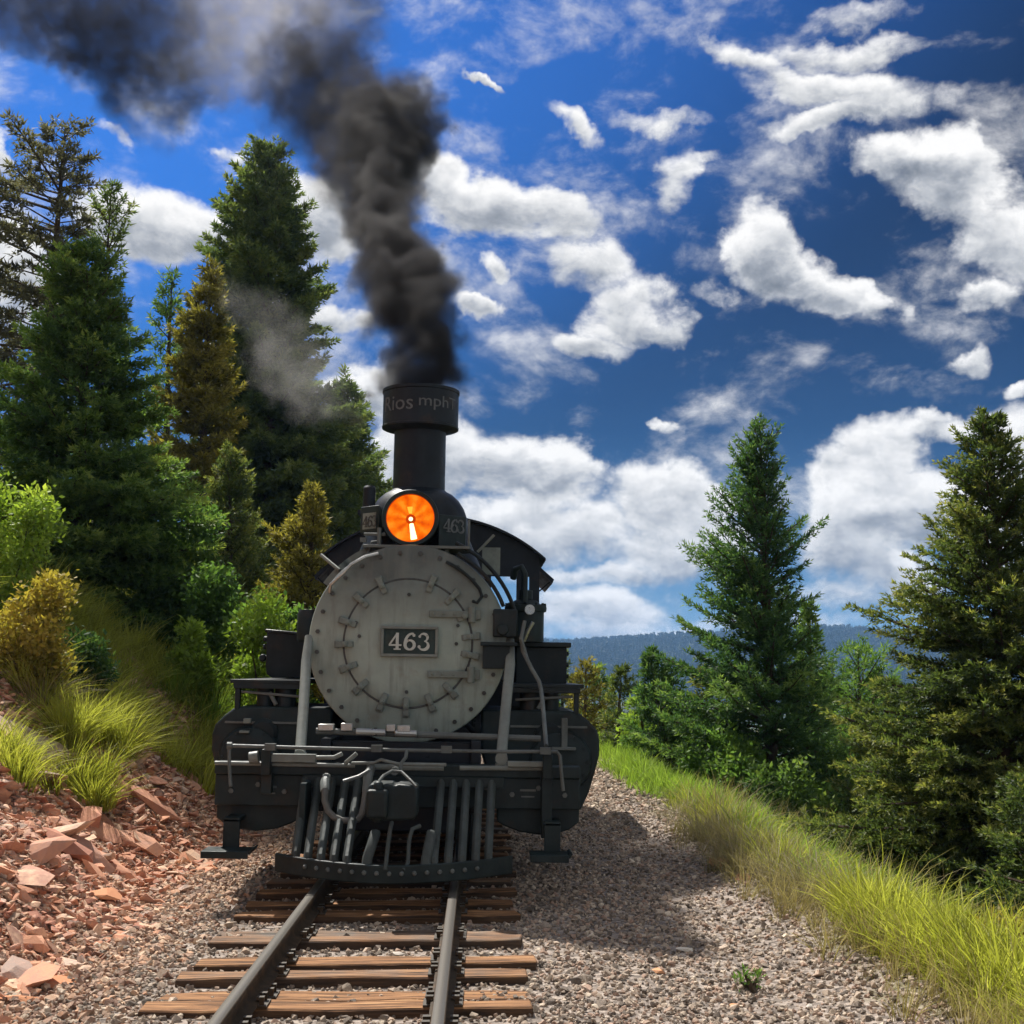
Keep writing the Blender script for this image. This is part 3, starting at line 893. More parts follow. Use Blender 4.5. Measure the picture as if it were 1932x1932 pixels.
b.cyl((-0.40, 10.70, 2.665), (-0.22, 10.70, 2.665), 0.013, 8)
b.box(-0.43, -0.38, 10.68, 10.74, 2.60, 2.635)
b.build('bracket_pipe', M['pipe'], LOC)
b = MB()
b.lathe([(0.0, 2.92), (0.052, 2.925), (0.056, 2.98), (0.056, 3.13), (0.04, 3.15), (0.0, 3.155)], 'z', (-0.41, 11.2, 0), 20)
b.box(-0.50, -0.27, 11.12, 11.3, 2.885, 2.925)
b.build('whistle_pot', M['boiler'], LOC)

# curved handrails and trim on the smokebox shoulders
def arcpt(rr, deg, y): return (rr * math.cos(R(deg)), y, SB + rr * math.sin(R(deg)))
b = MB()
b.tube([arcpt(0.775, 148, YF - 0.02), arcpt(0.80, 144, YF - 0.06), arcpt(0.785, 134, YF - 0.07), arcpt(0.80, 127, YF - 0.07), arcpt(0.795, 117, YF - 0.06), arcpt(0.785, 110, YF - 0.02)], 0.016, 8)
b.build('handrail', M['shiny'], LOC)
b = MB()
pts_o = [(0.96, a) for a in range(146, 112, -4)]
for i in range(len(pts_o) - 1):
    (r0, a0_), (r1, a1_) = pts_o[i], pts_o[i + 1]
    o0, o1, i0, i1 = arcpt(0.895, a0_, 0), arcpt(0.895, a1_, 0), arcpt(0.822, a0_, 0), arcpt(0.822, a1_, 0)
    b.prism([(i0[0], i0[2]), (o0[0], o0[2]), (o1[0], o1[2]), (i1[0], i1[2])], YF + 0.20, YF + 0.26)
b.build('shoulder_step', M['clamp'], LOC)
b = MB()
b.tube([arcpt(0.845, a, YF - 0.03 - (0.02 if 25 < a < 70 else 0)) for a in range(62, 20, -4)] , 0.017, 8)
b.tube([arcpt(0.74, a, YF - 0.04) for a in range(66, 36, -4)] + [arcpt(0.72, 33, YF - 0.04), arcpt(0.66, 31, YF - 0.04), arcpt(0.635, 34, YF - 0.03)], 0.014, 8)
b.tube([arcpt(0.925, a, YF + 0.05) for a in range(66, 14, -4)], 0.017, 8)
b.build('handrail', M['black'], LOC)
for q_, r_ in (([(-0.78, 10.9, 2.50), (-0.60, 10.75, 2.36)], 0.016), ([(0.56, 10.9, 2.55), (0.70, 10.9, 2.70)], 0.012)):
    b = MB()
    b.tube(q_, r_, 8)
    b.build('stay_rod', M['rod'], LOC)
b = MB()
b.box(0.60, 0.76, 11.2, 11.24, 2.38, 2.62)
b.build('blanking_plate', M['clamp'], LOC)
# right-hand bracket shelf and valve box
b = MB()
b.box(0.60, 0.90, YF - 0.14, YF + 0.25, SB - 0.012, SB + 0.018)
b.box(0.62, 0.84, YF - 0.08, YF + 0.20, SB - 0.20, SB - 0.012)
b.build('side_shelf', M['black'], LOC, 0.004)
b = MB()
b.box(0.70, 0.90, YF - 0.10, YF + 0.2, SB + 0.06, SB + 0.29)
b.cyl((0.78, YF - 0.1, SB + 0.12), (0.78, YF - 0.13, SB + 0.12), 0.05, 12)
b.build('valve_box', M['black'], LOC, 0.012)
b = MB()
b.lathe([(0.0, -0.02), (0.085, -0.018), (0.10, 0.0), (0.10, 0.22), (0.085, 0.255), (0.0, 0.26)], 'z', (-0.87, 10.95, SB + 0.02), 20)
b.build('lubricator', M['black'], LOC)

# compressor and tanks beside the boiler
b = MB()
b.lathe([(0.0, 1.80), (0.165, 1.80), (0.165, 2.065), (0.185, 2.07), (0.19, 2.10), (0.185, 2.125), (0.14, 2.13), (0.10, 2.17), (0.0, 2.18)], 'z', (1.00, 11.45, 0), 28)
b.lathe([(0.06, 2.18), (0.06, 2.26), (0.0, 2.27)], 'z', (1.00, 11.45, 0), 14)
for k in range(12):
    th = 2 * math.pi * k / 12
    b.cyl((1.00 + 0.172 * math.cos(th), 11.45 + 0.172 * math.sin(th), 2.12), (1.00 + 0.172 * math.cos(th), 11.45 + 0.172 * math.sin(th), 2.145), 0.012, 6)
cmp_ = b.build('air_compressor', M['casting'], LOC)
b = MB()
b.tube([(0.98, 11.26, 1.80), (1.02, 11.24, 1.90), (1.06, 11.24, 1.97)], 0.018, 8)
b.cyl((1.03, 11.27, 2.08), (1.03, 11.25, 2.08), 0.045, 14)
b.build('bright_fitting', M['shiny'], cmp_)
b = MB()
b.tube([(0.98, 11.3, 2.15), (0.98, 11.28, 2.40), (0.95, 11.28, 2.46), (0.90, 11.3, 2.44), (0.88, 11.35, 2.36)], 0.030, 10)
b.build('steam_pipe', M['casting'], cmp_)
b = MB()
b.box(0.92, 1.375, 11.45, 12.6, 1.43, 1.755)
b.box(0.90, 1.41, 11.40, 12.65, 1.755, 1.80)
for i in range(3): b.cyl((1.375, 11.5, 1.50 + i * 0.10), (1.395, 11.5, 1.50 + i * 0.10), 0.02, 8)
b.build('side_tank', M['black'], LOC, 0.015)
b = MB()
poly = [(-1.30, 1.55), (-1.29, 1.48), (-1.24, 1.445), (-0.98, 1.445), (-0.93, 1.48), (-0.915, 1.56), (-0.915, 1.83), (-1.30, 1.86)]
b.prism(poly, 11.40, 12.6)
b.prism([(-1.315, 1.845), (-0.90, 1.815), (-0.90, 1.845), (-1.315, 1.875)], 11.37, 12.62)
for z_ in (1.62, 1.72, 1.79): b.cyl((-1.30, 11.5, z_), (-1.345, 11.5, z_), 0.025, 10)
b.cyl((-1.34, 11.46, 1.62), (-1.34, 11.54, 1.62), 0.033, 12)
b.build('side_tank', M['black'], LOC, 0.012)

# running boards with little posts, steam chests and cylinders
for s in (-1, 1):
    b = MB()
    b.box(s * 0.86, s * 1.47, 10.70, 15.9, 1.405, 1.435)
    b.box(s * 0.86, s * 1.44, 10.70, 10.73, 1.36, 1.405)
    b.build('running_board', M['black'], LOC, 0.004)
    for kind_, x_, r_ in (('board_post', 1.41, 0.0), ('lubricator_pipe', 1.20, 0.07), ('lubricator_pipe', 1.03, 0.09)):
        b = MB()
        if r_ == 0: b.box(s * 1.39, s * 1.43, 10.72, 10.78, 1.19, 1.362)
        else: b.cyl((s * x_, 10.85, 1.19), (s * x_, 10.85, 1.36), r_, 14)
        b.build(kind_, M['black'], LOC, 0.003)
    b = MB()
    b.tube([(s * 1.15, 10.76, 1.33), (s * 1.09, 10.74, 1.23)], 0.018, 8)
    b.cyl((s * 0.90, 10.74, 1.30), (s * 1.38, 10.74, 1.335), 0.012, 8)
    b.build('drain_rod', M['pipe'], LOC)
    # steam chest over outside cylinder: one casting, sloping shoulders, round flank
    prof = [(0.62, 0.86), (0.62, 1.215), (1.36, 1.215), (1.44, 1.195), (1.52, 1.13), (1.585, 1.06), (1.605, 0.98), (1.605, 0.86), (1.57, 0.72), (1.52, 0.55), (1.46, 0.42), (1.36, 0.34), (1.15, 0.30), (0.95, 0.33), (0.82, 0.40), (0.74, 0.50)]
    prof = [(s * x, z) for x, z in prof]
    b = MB()
    b.prism(prof, 10.72, 12.0)
    cyl_ = b.build('cylinder', M['casting'], LOC, 0.02)
    b = MB()
    b.box(s * 0.86, s * 1.50, 10.695, 10.74, 1.075, 1.092)
    b.build('chest_rim', M['pipe'], cyl_)
    b = MB()
    b.lathe([(0.0, 10.64), (0.16, 10.64), (0.24, 10.66), (0.26, 10.69), (0.26, 10.73)], 'y', (s * 1.28, 0, 0.80), 32)
    for k in range(12):
        th = 2 * math.pi * k / 12
        b.bolt(s * 1.28 + 0.225 * math.cos(th), 10.662, 0.80 + 0.225 * math.sin(th), 0.016, 0.02)
    b.build('cylinder_cover', M['casting'], cyl_)
    b = MB()
    b.lathe([(0.0, 10.67), (0.09, 10.67), (0.12, 10.70), (0.12, 10.73)], 'y', (s * 1.18, 0, 1.00), 24)
    b.build('valve_cover', M['black'], cyl_)
    # diagonal brace from smokebox to pilot deck
    b = MB()
    x0, x1 = (-0.82, -0.755) if s < 0 else (0.845, 0.775)
    b.tube([(x0, YF + 0.02, 1.80), (x0 * 1.0, YF - 0.10, 1.60), ((x0 + x1) / 2, 10.2, 1.26), (x1, 9.86, 0.90)], [0.030, 0.036, 0.036, 0.036], 10, True, (1.15, 0.8))
    b.cyl((x1, 9.82, 0.875), (x1, 9.90, 0.875), 0.048, 16)
    b.box(x1 - 0.045, x1 + 0.045, 9.80, 9.96, 0.80, 0.835)
    b.build('brace', M['rod'], LOC)
# saddle and frames under the smokebox
b = MB()
b.prism([(-0.62, 0.55), (0.62, 0.55), (0.62, 0.95), (0.45, 1.10), (-0.45, 1.10), (-0.62, 0.95)], 10.8, 12.0)
b.box(-0.62, -0.54, 9.98, 16.5, 0.45, 1.0)
b.box(0.54, 0.62, 9.98, 16.5, 0.45, 1.0)
b.box(-0.54, 0.54, 10.05, 10.12, 0.30, 0.98)
b.build('frame', M['boiler'], LOC, 0.01)
# outside counterweights and driving wheels behind the cylinders, lead wheels under the deck
def wheel(x, y, rad, parent_, spokes):
    w = MB()
    w.lathe([(rad - 0.06, -0.05), (rad, -0.05), (rad, 0.05), (rad + 0.025, 0.06), (rad + 0.025, 0.075), (rad - 0.06, 0.075), (rad - 0.06, -0.05)], 'x', (x, y, rad), 40)
    w.lathe([(0.0, -0.06), (0.11, -0.06), (0.12, 0.06), (0.0, 0.06)], 'x', (x, y, rad), 16)
    for k in range(spokes):
        th = 2 * math.pi * k / spokes
        w.tube([(x, y + 0.1 * math.cos(th), rad + 0.1 * math.sin(th)), (x, y + (rad - 0.05) * math.cos(th), rad + (rad - 0.05) * math.sin(th))], [0.035, 0.025], 6)
    return w.build('wheel', M['casting'], parent_)
for y_, r_, s_ in ((10.35, 0.35, 8), (12.6, 0.5, 10), (13.7, 0.5, 10), (14.8, 0.5, 10)):
    for x_ in (-0.49, 0.49): wheel(x_, y_, r_, LOC, s_)
b = MB()
for s in (-1, 1):
    for y_ in (12.6, 13.7, 14.8):
        b.cyl((s * 0.95, y_, 0.5), (s * 1.1, y_, 0.5), 0.28, 20)
    b.box(s * 1.10, s * 1.16, 12.4, 15.0, 0.46, 0.54)
b.build('counterweight', M['casting'], LOC, 0.01)

# pilot deck and beam
b = MB()
b.box(-1.385, 1.375, 9.80, 9.98, 0.735, 0.825)
b.box(-1.385, 1.375, 9.84, 9.98, 0.50, 0.735)
beam = b.build('pilot_beam', M['casting'], LOC, 0.01)
b = MB()
for s in (-1, 1):
    for i in range(4):
        b.bolt(s * (0.66 + 0.2 * i), 9.838, 0.66 - 0.05 * (i % 2), 0.020, 0.02)
    b.box(s * 0.98 - 0.06, s * 0.98 + 0.06, 9.828, 9.842, 0.635, 0.65)
    b.box(s * 0.98 - 0.05, s * 0.98 + 0.05, 9.828, 9.842, 0.59, 0.60)
b.build('beam_bolt', M['pipe'], beam)['kind'] = 'stuff'
for s in (-1, 1):   # cylinder-side aprons hanging below the beam ends, rounded foot
    b = MB()
    pr = [(0.75, 0.74), (0.75, 0.40), (0.80, 0.37), (0.92, 0.325), (1.08, 0.305), (1.22, 0.32), (1.30, 0.345), (1.375, 0.40), (1.385, 0.74)]
    b.prism([(s * x, z) for x, z in pr], 9.90, 10.30)
    b.build('side_apron', M['casting'], LOC, 0.012)
# rods and pipes along the front deck
b = MB()
b.tube([(-1.25, 9.66, 0.955), (-0.8, 9.66, 0.948), (0.0, 9.66, 0.940), (0.8, 9.66, 0.940), (1.10, 9.66, 0.945), (1.185, 9.66, 0.945), (1.21, 9.66, 0.915), (1.22, 9.65, 0.80), (1.235, 9.63, 0.66)], 0.0135, 8)
b.tube([(-1.255, 9.66, 0.955), (-1.25, 9.66, 0.82), (-1.235, 9.64, 0.72), (-1.225, 9.62, 0.66)], 0.013, 8)
b.cyl((-1.27, 9.66, 0.955), (-1.235, 9.66, 0.955), 0.028, 10)
for x_ in (-0.95, -0.16, 0.36, 1.10):
    b.box(x_ - 0.04, x_ + 0.04, 9.63, 9.69, 0.925, 0.975)
b.tube([(0.065, 9.66, 0.945), (0.06, 9.62, 0.89), (0.03, 9.58, 0.85), (0.03, 9.55, 0.78)], 0.014, 8)
b.build('coupler_lift_bar', M['pipe'], LOC)
b = MB()
b.cyl((-0.66, 10.02, 1.055), (1.08, 10.02, 1.02), 0.026, 10)
b.build('cross_pipe', M['pipe'], LOC)
b = MB()
for x_, w_, h_ in ((-0.58, 0.06, 0.05), (-0.42, 0.045, 0.06), (0.02, 0.05, 0.05), (-0.08, 0.035, 0.055)):
    b.box(x_ - w_, x_ + w_, 9.96, 10.06, 1.06, 1.06 + h_)
b.tube([(-0.35, 9.985, 1.055), (-0.12, 9.985, 1.05)], 0.028, 10)
b.tube([(-0.05, 9.985, 1.049), (0.12, 9.985, 1.045)], 0.028, 10)
b.build('pipe_fitting', M['shiny'], LOC, 0.006)
b = MB()
b.box(-1.02, -0.62, 9.72, 9.79, 0.835, 0.895)
b.box(0.82, 1.10, 9.72, 9.79, 0.825, 0.865)
b.cyl((-1.12, 9.75, 0.86), (-1.05, 9.75, 0.87), 0.045, 12)
b.tube([(-0.62, 9.74, 0.87), (-0.48, 9.72, 0.875), (-0.42, 9.72, 0.905)], 0.018, 8)
b.tube([(-0.40, 9.70, 0.83), (-0.31, 9.69, 0.91)], 0.018, 8)
b.tube([(-0.35, 9.71, 0.835), (-0.18, 9.71, 0.84), (-0.13, 9.70, 0.865), (0.0, 9.70, 0.835), (0.36, 9.70, 0.835)], 0.014, 8)
b.build('deck_rod', M['rod'], LOC, 0.006)
b = MB()
b.cyl((-1.38, 9.78, 0.818), (-0.33, 9.78, 0.812), 0.016, 8)
b.cyl((-0.24, 9.77, 0.806), (0.34, 9.77, 0.804), 0.022, 8)
b.cyl((0.46, 9.78, 0.806), (1.10, 9.78, 0.812), 0.018, 8)
b.build('deck_edge_rod', M['rod'], LOC)
for s in (-1, 1):   # posts that carry the lift bar
    b = MB()
    x_ = -0.985 if s < 0 else 1.12
    b.box(x_ - 0.035, x_ + 0.035, 9.68, 9.80, 0.74, 0.93)
    b.box(x_ - 0.04, x_ + 0.04, 9.74, 9.83, 0.30 if s > 0 else 0.6, 0.76)
    b.build('lift_bar_post', M['casting'], LOC, 0.006)
b = MB()
b.box(1.28, 1.33, 10.60, 10.66, 0.92, 1.16)
b.box(1.20, 1.40, 10.58, 10.68, 0.90, 0.925)
b.build('cylinder_cock', M['pipe'], LOC, 0.005)
b = MB()
b.box(-1.36, -1.28, 10.60, 10.66, 1.00, 1.02)
b.box(-1.33, -1.27, 10.60, 10.66, 1.08, 1.12)
b.build('cylinder_cock', M['clamp'], LOC, 0.005)
# conduit down the right side
b = MB()
b.tube([(0.93, YF - 0.08, 1.82), (0.95, 10.5, 1.70), (1.02, 10.45, 1.56), (1.08, 10.42, 1.46), (1.095, 10.40, 1.40), (1.10, 10.20, 1.30), (1.11, 10.1, 1.15), (1.11, 9.75, 0.98)], 0.017, 8)
b.tube([(0.96, YF - 0.10, 1.95), (0.93, YF - 0.14, 1.80), (0.99, YF - 0.08, 1.62)], 0.016, 8)
b.build('conduit', M['pipe'], LOC)

# pilot: curved foot bar, bars, short bars, hooks
def foot_y(x): return 8.98 + 0.42 * (x / 0.86) ** 2
b = MB()
xs = np.linspace(-0.845, 0.86, 25)
vs_, fs_ = [], []
for x in xs:
    y = foot_y(x)
    zz = 0.075 + 0.02 * abs(x)
    for (dy, z) in ((0, zz), (0, zz + 0.125), (0.05, zz + 0.125), (0.05, zz)): vs_.append((x, y + dy, z))
for i in range(24):
    for k in range(4): fs_.append((i * 4 + k, i * 4 + (k + 1) % 4, i * 4 + 4 + (k + 1) % 4, i * 4 + 4 + k))
fs_ += [(0, 1, 2, 3), (99, 98, 97, 96)]
b.add(vs_, fs_)
pilot = b.build('pilot', M['casting'], LOC, 0.008)
b = MB()
for i in range(15):
    x = -0.60 + i * 0.086
    b.lathe([(0.0, -0.020), (0.011, -0.017), (0.017, -0.006), (0.018, 0.004)], 'y', (x, foot_y(x), 0.145 + 0.02 * abs(x)), 8)
b.build('foot_rivet', M['pipe'], pilot)['kind'] = 'stuff'
BARS = [(-0.640, -0.655), (-0.545, -0.557), (-0.447, -0.455), (-0.349, -0.355), (-0.255, -0.258),
        (0.348, 0.366), (0.446, 0.460), (0.542, 0.557), (0.638, 0.655), (0.728, 0.748)]
for xb_, xt_ in BARS:
    xb_, xt_ = xb_ - 0.045, xt_ - 0.045
    b = MB()
    yb_ = foot_y(xb_) + 0.035
    hw = 0.030
    rows = [(xb_, yb_, 0.16), (xb_, yb_ + 0.015, 0.24), (xt_, 9.745, 0.655), (xt_, 9.80, 0.715)]
    vs_, fs_ = [], []
    for (x_, y_, z_) in rows:
        vs_ += [(x_ - hw, y_, z_), (x_ - hw * 0.4, y_ - 0.020, z_ + 0.01), (x_ + hw * 0.4, y_ - 0.020, z_ + 0.01), (x_ + hw, y_, z_), (x_ + hw, y_ + 0.03, z_), (x_ - hw, y_ + 0.03, z_)]
    for i in range(3):
        for k in range(6): fs_.append((i * 6 + k, i * 6 + (k + 1) % 6, i * 6 + 6 + (k + 1) % 6, i * 6 + 6 + k))
    fs_ += [(0, 1, 2, 3, 4, 5), (23, 22, 21, 20, 19, 18)]
    b.add(vs_, fs_).build('pilot_bar', M['slat'], pilot, 0.004)
for xb_, xt_ in ((-0.16, -0.115), (0.245, 0.275)):
    b = MB()
    yb_ = foot_y(xb_) + 0.03
    b.tube([(xb_, yb_, 0.17), (xb_ + 0.005, yb_ + 0.02, 0.24), (xt_, yb_ + 0.12, 0.385), (xt_, yb_ + 0.16, 0.40)], 0.036, 8, True, (1.0, 0.6))
    b.build('pilot_bar', M['slat'], pilot)
b = MB()
b.tube([(-0.025, foot_y(0), 0.17), (-0.015, 9.06, 0.34), (-0.005, 9.10, 0.44), (0.0, 9.16, 0.47)], 0.015, 8)
b.tube([(0.095, foot_y(0.1), 0.17), (0.125, 9.04, 0.21), (0.128, 9.08, 0.36), (0.145, 9.12, 0.43), (0.20, 9.16, 0.45)], 0.015, 8)
b.build('pilot_hook', M['slat'], pilot)
b = MB()
b.box(-0.72, 0.80, 9.78, 9.84, 0.66, 0.74)
b.box(-0.70, -0.655, 9.50, 9.80, 0.20, 0.70)
b.build('pilot_header', M['casting'], pilot, 0.006)
# coupler
b = MB()
poly = [(-0.135, 0.50), (-0.135, 0.705), (-0.12, 0.735), (0.03, 0.735), (0.05, 0.72), (0.08, 0.735), (0.20, 0.725), (0.215, 0.70), (0.215, 0.52), (0.19, 0.485), (0.06, 0.48), (-0.10, 0.475)]
b.prism(poly, 9.16, 9.46)
b.box(-0.08, 0.14, 9.44, 9.84, 0.52, 0.70)
coup = b.build('coupler', M['casting'], LOC, 0.02, seg=3)
coup.location = (-0.04, 0, 0)
b = MB()
b.prism([(-0.14, 0.50), (0.012, 0.50), (0.012, 0.70), (-0.14, 0.70)], 9.08, 9.20)
b.cyl((-0.06, 9.14, 0.47), (-0.06, 9.14, 0.755), 0.035, 14)
b.build('knuckle', M['casting'], coup, 0.025, seg=3)
b = MB()
b.tube([(-0.06, 9.14, 0.75), (-0.03, 9.2, 0.79), (0.02, 9.3, 0.815), (0.09, 9.3, 0.81), (0.16, 9.2, 0.76), (0.205, 9.15, 0.72)], 0.011, 8)
b.cyl((0.03, 9.45, 0.80), (0.03, 9.55, 0.80), 0.03, 10)
b.build('uncoupling_chain', M['pipe'], coup)
# air brake hose
b = MB()
b.tube([(-0.53, 9.70, 0.73), (-0.53, 9.60, 0.70), (-0.52, 9.54, 0.64)], [0.035, 0.038, 0.034], 10)
b.tube([(-0.20, 9.72, 0.80), (-0.21, 9.62, 0.77), (-0.215, 9.58, 0.70), (-0.22, 9.55, 0.64)], [0.03, 0.036, 0.034, 0.032], 10)
b.tube([(-0.21, 9.60, 0.79), (-0.28, 9.57, 0.75), (-0.39, 9.55, 0.715)], 0.014, 8)
b.build('hose_fitting', M['pipe'], LOC)
b = MB()
hp = [(-0.52, 9.54, 0.66), (-0.515, 9.50, 0.58), (-0.485, 9.47, 0.51), (-0.44, 9.45, 0.47), (-0.38, 9.44, 0.448), (-0.31, 9.44, 0.444), (-0.265, 9.45, 0.455), (-0.24, 9.47, 0.49), (-0.228, 9.51, 0.56), (-0.222, 9.545, 0.65)]
b.tube(hp, 0.025, 10)
b.build('brake_hose', M['hose'], LOC)
# footboards
for s in (-1, 1):
    b = MB()
    xa, xb = (-1.39, -1.02) if s < 0 else (0.99, 1.30)
    b.prism([(xa, 0.195), (xb - 0.02, 0.195), (xb, 0.225), (xb - 0.01, 0.232), (xb - 0.03, 0.215), (xa, 0.215)], 9.46, 9.72)
    b.box(xa, xb - 0.03, 9.45, 9.462, 0.165, 0.215)
    st = b.build('footboard', M['casting'], LOC, 0.004)
    b = MB()
    xm = -1.215 if s < 0 else 1.16
    b.box(xm - 0.06, xm + 0.06, 9.66, 9.69, 0.20, 0.42)
    b.box(xm - 0.06, xm + 0.06, 9.66, 9.92, 0.40, 0.43)
    b.build('footboard_hanger', M['casting'], st, 0.004)

# cab
YC = 16.0
def roof_z(x): return 3.475 - (2.13 - math.sqrt(2.13 ** 2 - x * x))
b = MB()
xs = np.linspace(-1.40, 1.40, 29)
vs_, fs_ = [], []
for x in xs:
    z = roof_z(x)
    for (y, zz) in ((YC - 0.12, z - 0.03), (YC - 0.12, z), (YC + 2.3, z), (YC + 2.3, z - 0.03)): vs_.append((x, y, zz))
for i in range(28):
    for k in range(4): fs_.append((i * 4 + k, i * 4 + (k + 1) % 4, i * 4 + 4 + (k + 1) % 4, i * 4 + 4 + k))
fs_ += [(0, 1, 2, 3), (115, 114, 113, 112)]
b.add(vs_, fs_)
cab = empty('cab', (0, 0, 0)); cab.parent = LOC
b.build('cab_roof', M['boiler'], cab)
b = MB()
top = [(x, roof_z(x) - 0.032) for x in np.linspace(-1.33, 1.33, 21)]
# front wall pieces round two window openings each side
def wall_strip(x0, x1, z0, z1):
    n = max(2, int(abs(x1 - x0) / 0.1))
    if z1 is None:
        pts_ = [(x, roof_z(x) - 0.032) for x in np.linspace(x1, x0, n)]
        b.prism([(x0, z0), (x1, z0)] + pts_, YC, YC + 0.04)
    else:
        b.box(x0, x1, YC, YC + 0.04, z0, z1)
wall_strip(-1.33, 1.33, 2.72, None)
for s in (-1, 1):
    for x0, x1 in ((0.66, 0.72), (0.84, 0.90), (1.04, 1.12), (1.20, 1.33)):
        wall_strip(min(s * x0, s * x1), max(s * x0, s * x1), 2.30, 2.72) if x0 not in (0.84,) else None
wall_strip(-1.33, 1.33, 0.95, 2.30)
wall_strip(-0.66, 0.66, 2.30, 2.72)
b.box(-1.33, -1.29, YC + 0.04, YC + 2.2, 0.95, 2.25)
b.box(1.29, 1.33, YC + 0.04, YC + 2.2, 0.95, 2.25)
for s in (-1, 1):
    b.box(s * 1.29, s * 1.33, YC + 0.04, YC + 0.15, 2.25, 2.95)
    b.box(s * 1.29, s * 1.33, YC + 1.0, YC + 1.15, 2.25, 2.95)
    b.box(s * 1.29, s * 1.33, YC + 2.05, YC + 2.2, 2.25, 2.95)
    b.box(s * 1.29, s * 1.33, YC + 0.15, YC + 1.0, 2.80, 2.95)
    b.box(s * 1.29, s * 1.33, YC + 1.15, YC + 2.05, 2.80, 2.95)
b.build('cab_wall', M['boiler'], cab)
for s in (-1, 1):   # awning over the side window
    b = MB()
    b.add([(s * 1.335, YC + 0.1, 2.86), (s * 1.335, YC + 2.0, 2.86), (s * 1.52, YC + 2.0, 2.70), (s * 1.52, YC + 0.1, 2.70),
           (s * 1.335, YC + 0.1, 2.80), (s * 1.335, YC + 2.0, 2.80), (s * 1.50, YC + 2.0, 2.65), (s * 1.50, YC + 0.1, 2.65)],
          [(0, 1, 2, 3), (7, 6, 5, 4), (0, 3, 7, 4), (1, 5, 6, 2), (3, 2, 6, 7), (0, 4, 5, 1)])
    b.tube([(s * 1.335, YC + 0.12, 2.55), (s * 1.47, YC + 0.12, 2.67)], 0.01, 6)
    b.build('window_awning', M['boiler'], cab)
    b = MB()
    b.add([(s * 1.12, YC + 0.02, 2.30), (s * 1.20, YC + 0.02, 2.30), (s * 1.20, YC + 0.02, 2.72), (s * 1.12, YC + 0.02, 2.72)], [(0, 1, 2, 3)])
    b.build('cab_window', M['glass'], cab)
# steam dome and sand dome on the boiler top
for y_, r_, h_ in ((12.7, 0.36, 0.55), (14.3, 0.38, 0.6)):
    b = MB()
    b.lathe([(r_ * 1.25, SB + 0.62), (r_ * 1.03, SB + 0.74), (r_, SB + 0.82), (r_, SB + 0.74 + h_ * 0.6), (r_ * 0.85, SB + 0.74 + h_ * 0.85), (r_ * 0.45, SB + 0.74 + h_), (0, SB + 0.75 + h_)], 'z', (0, y_, 0), 36)
    b.build('dome', M['boiler'], LOC)
# tender behind the cab
ten = empty('tender', (0, 0, 0), 'black tender coupled close behind the locomotive cab', 'tender')
b = MB()
b.box(-1.2, 1.2, 18.6, 24.0, 0.75, 2.25)
b.box(-1.25, 1.25, 18.5, 24.1, 0.60, 0.75)
b.build('tank', M['boiler'], ten, 0.02)
for y_ in (19.6, 20.9, 22.4, 23.5):
    for x_ in (-0.49, 0.49): wheel(x_, y_, 0.36, ten, 8)

# ------------------------------------------------------------------ vegetation builders
def unit(a): return a / np.maximum(np.linalg.norm(a, axis=-1, keepdims=True), 1e-9)
def slivers(base, dirs, length, width, tint, r):
    """one thin leaf per row: a kinked two-triangle blade"""
    n = len(base)
    rnd = r.normal(size=(n, 3))
    side = unit(np.cross(dirs, rnd)) * (width * 0.5)[:, None]
    tip = base + dirs * length[:, None]
    mid = base + dirs * (length * 0.45)[:, None]
    v = np.stack([base, mid + side, tip, mid - side], 1).reshape(-1, 3)
    f = np.arange(n * 4).reshape(n, 4)
    return v, f, np.repeat(tint, 4)
def needles(base, dirs, length, width, tint, r):
    n = len(base)
    side = unit(np.cross(dirs, r.normal(size=(n, 3)))) * (width * 0.62)[:, None]
    q = base + dirs * (length * 0.25)[:, None]
    v = np.stack([q - side, q + side, base + dirs * length[:, None]], 1).reshape(-1, 3)
    return v, np.arange(n * 3).reshape(n, 3), np.repeat(tint, 3)
def crown_mesh(name, v, f, tint, material):
    me = np_mesh(name, v, f, False)
    a = me.attributes.new('tint', 'FLOAT', 'POINT')
    a.data.foreach_set('value', np.ascontiguousarray(tint, np.float32))
    me.materials.append(material)
    return me
def trunk_mb(h, r0, lean=(0, 0), bend=0.0, top=1.0, seed=0):
    rr = random.Random(seed)
    pts, rs = [], []
    ph = rr.uniform(0, 6)
    for i in range(13):
        t = i / 12 * top
        pts.append((lean[0] * t + bend * math.sin(t * 4 + ph) * t, lean[1] * t + bend * math.cos(t * 3 + ph) * t, h * t - 0.25 * (1 - t)))
        rs.append(r0 * (1 - t) ** 0.8 + 0.008)
    return pts, rs

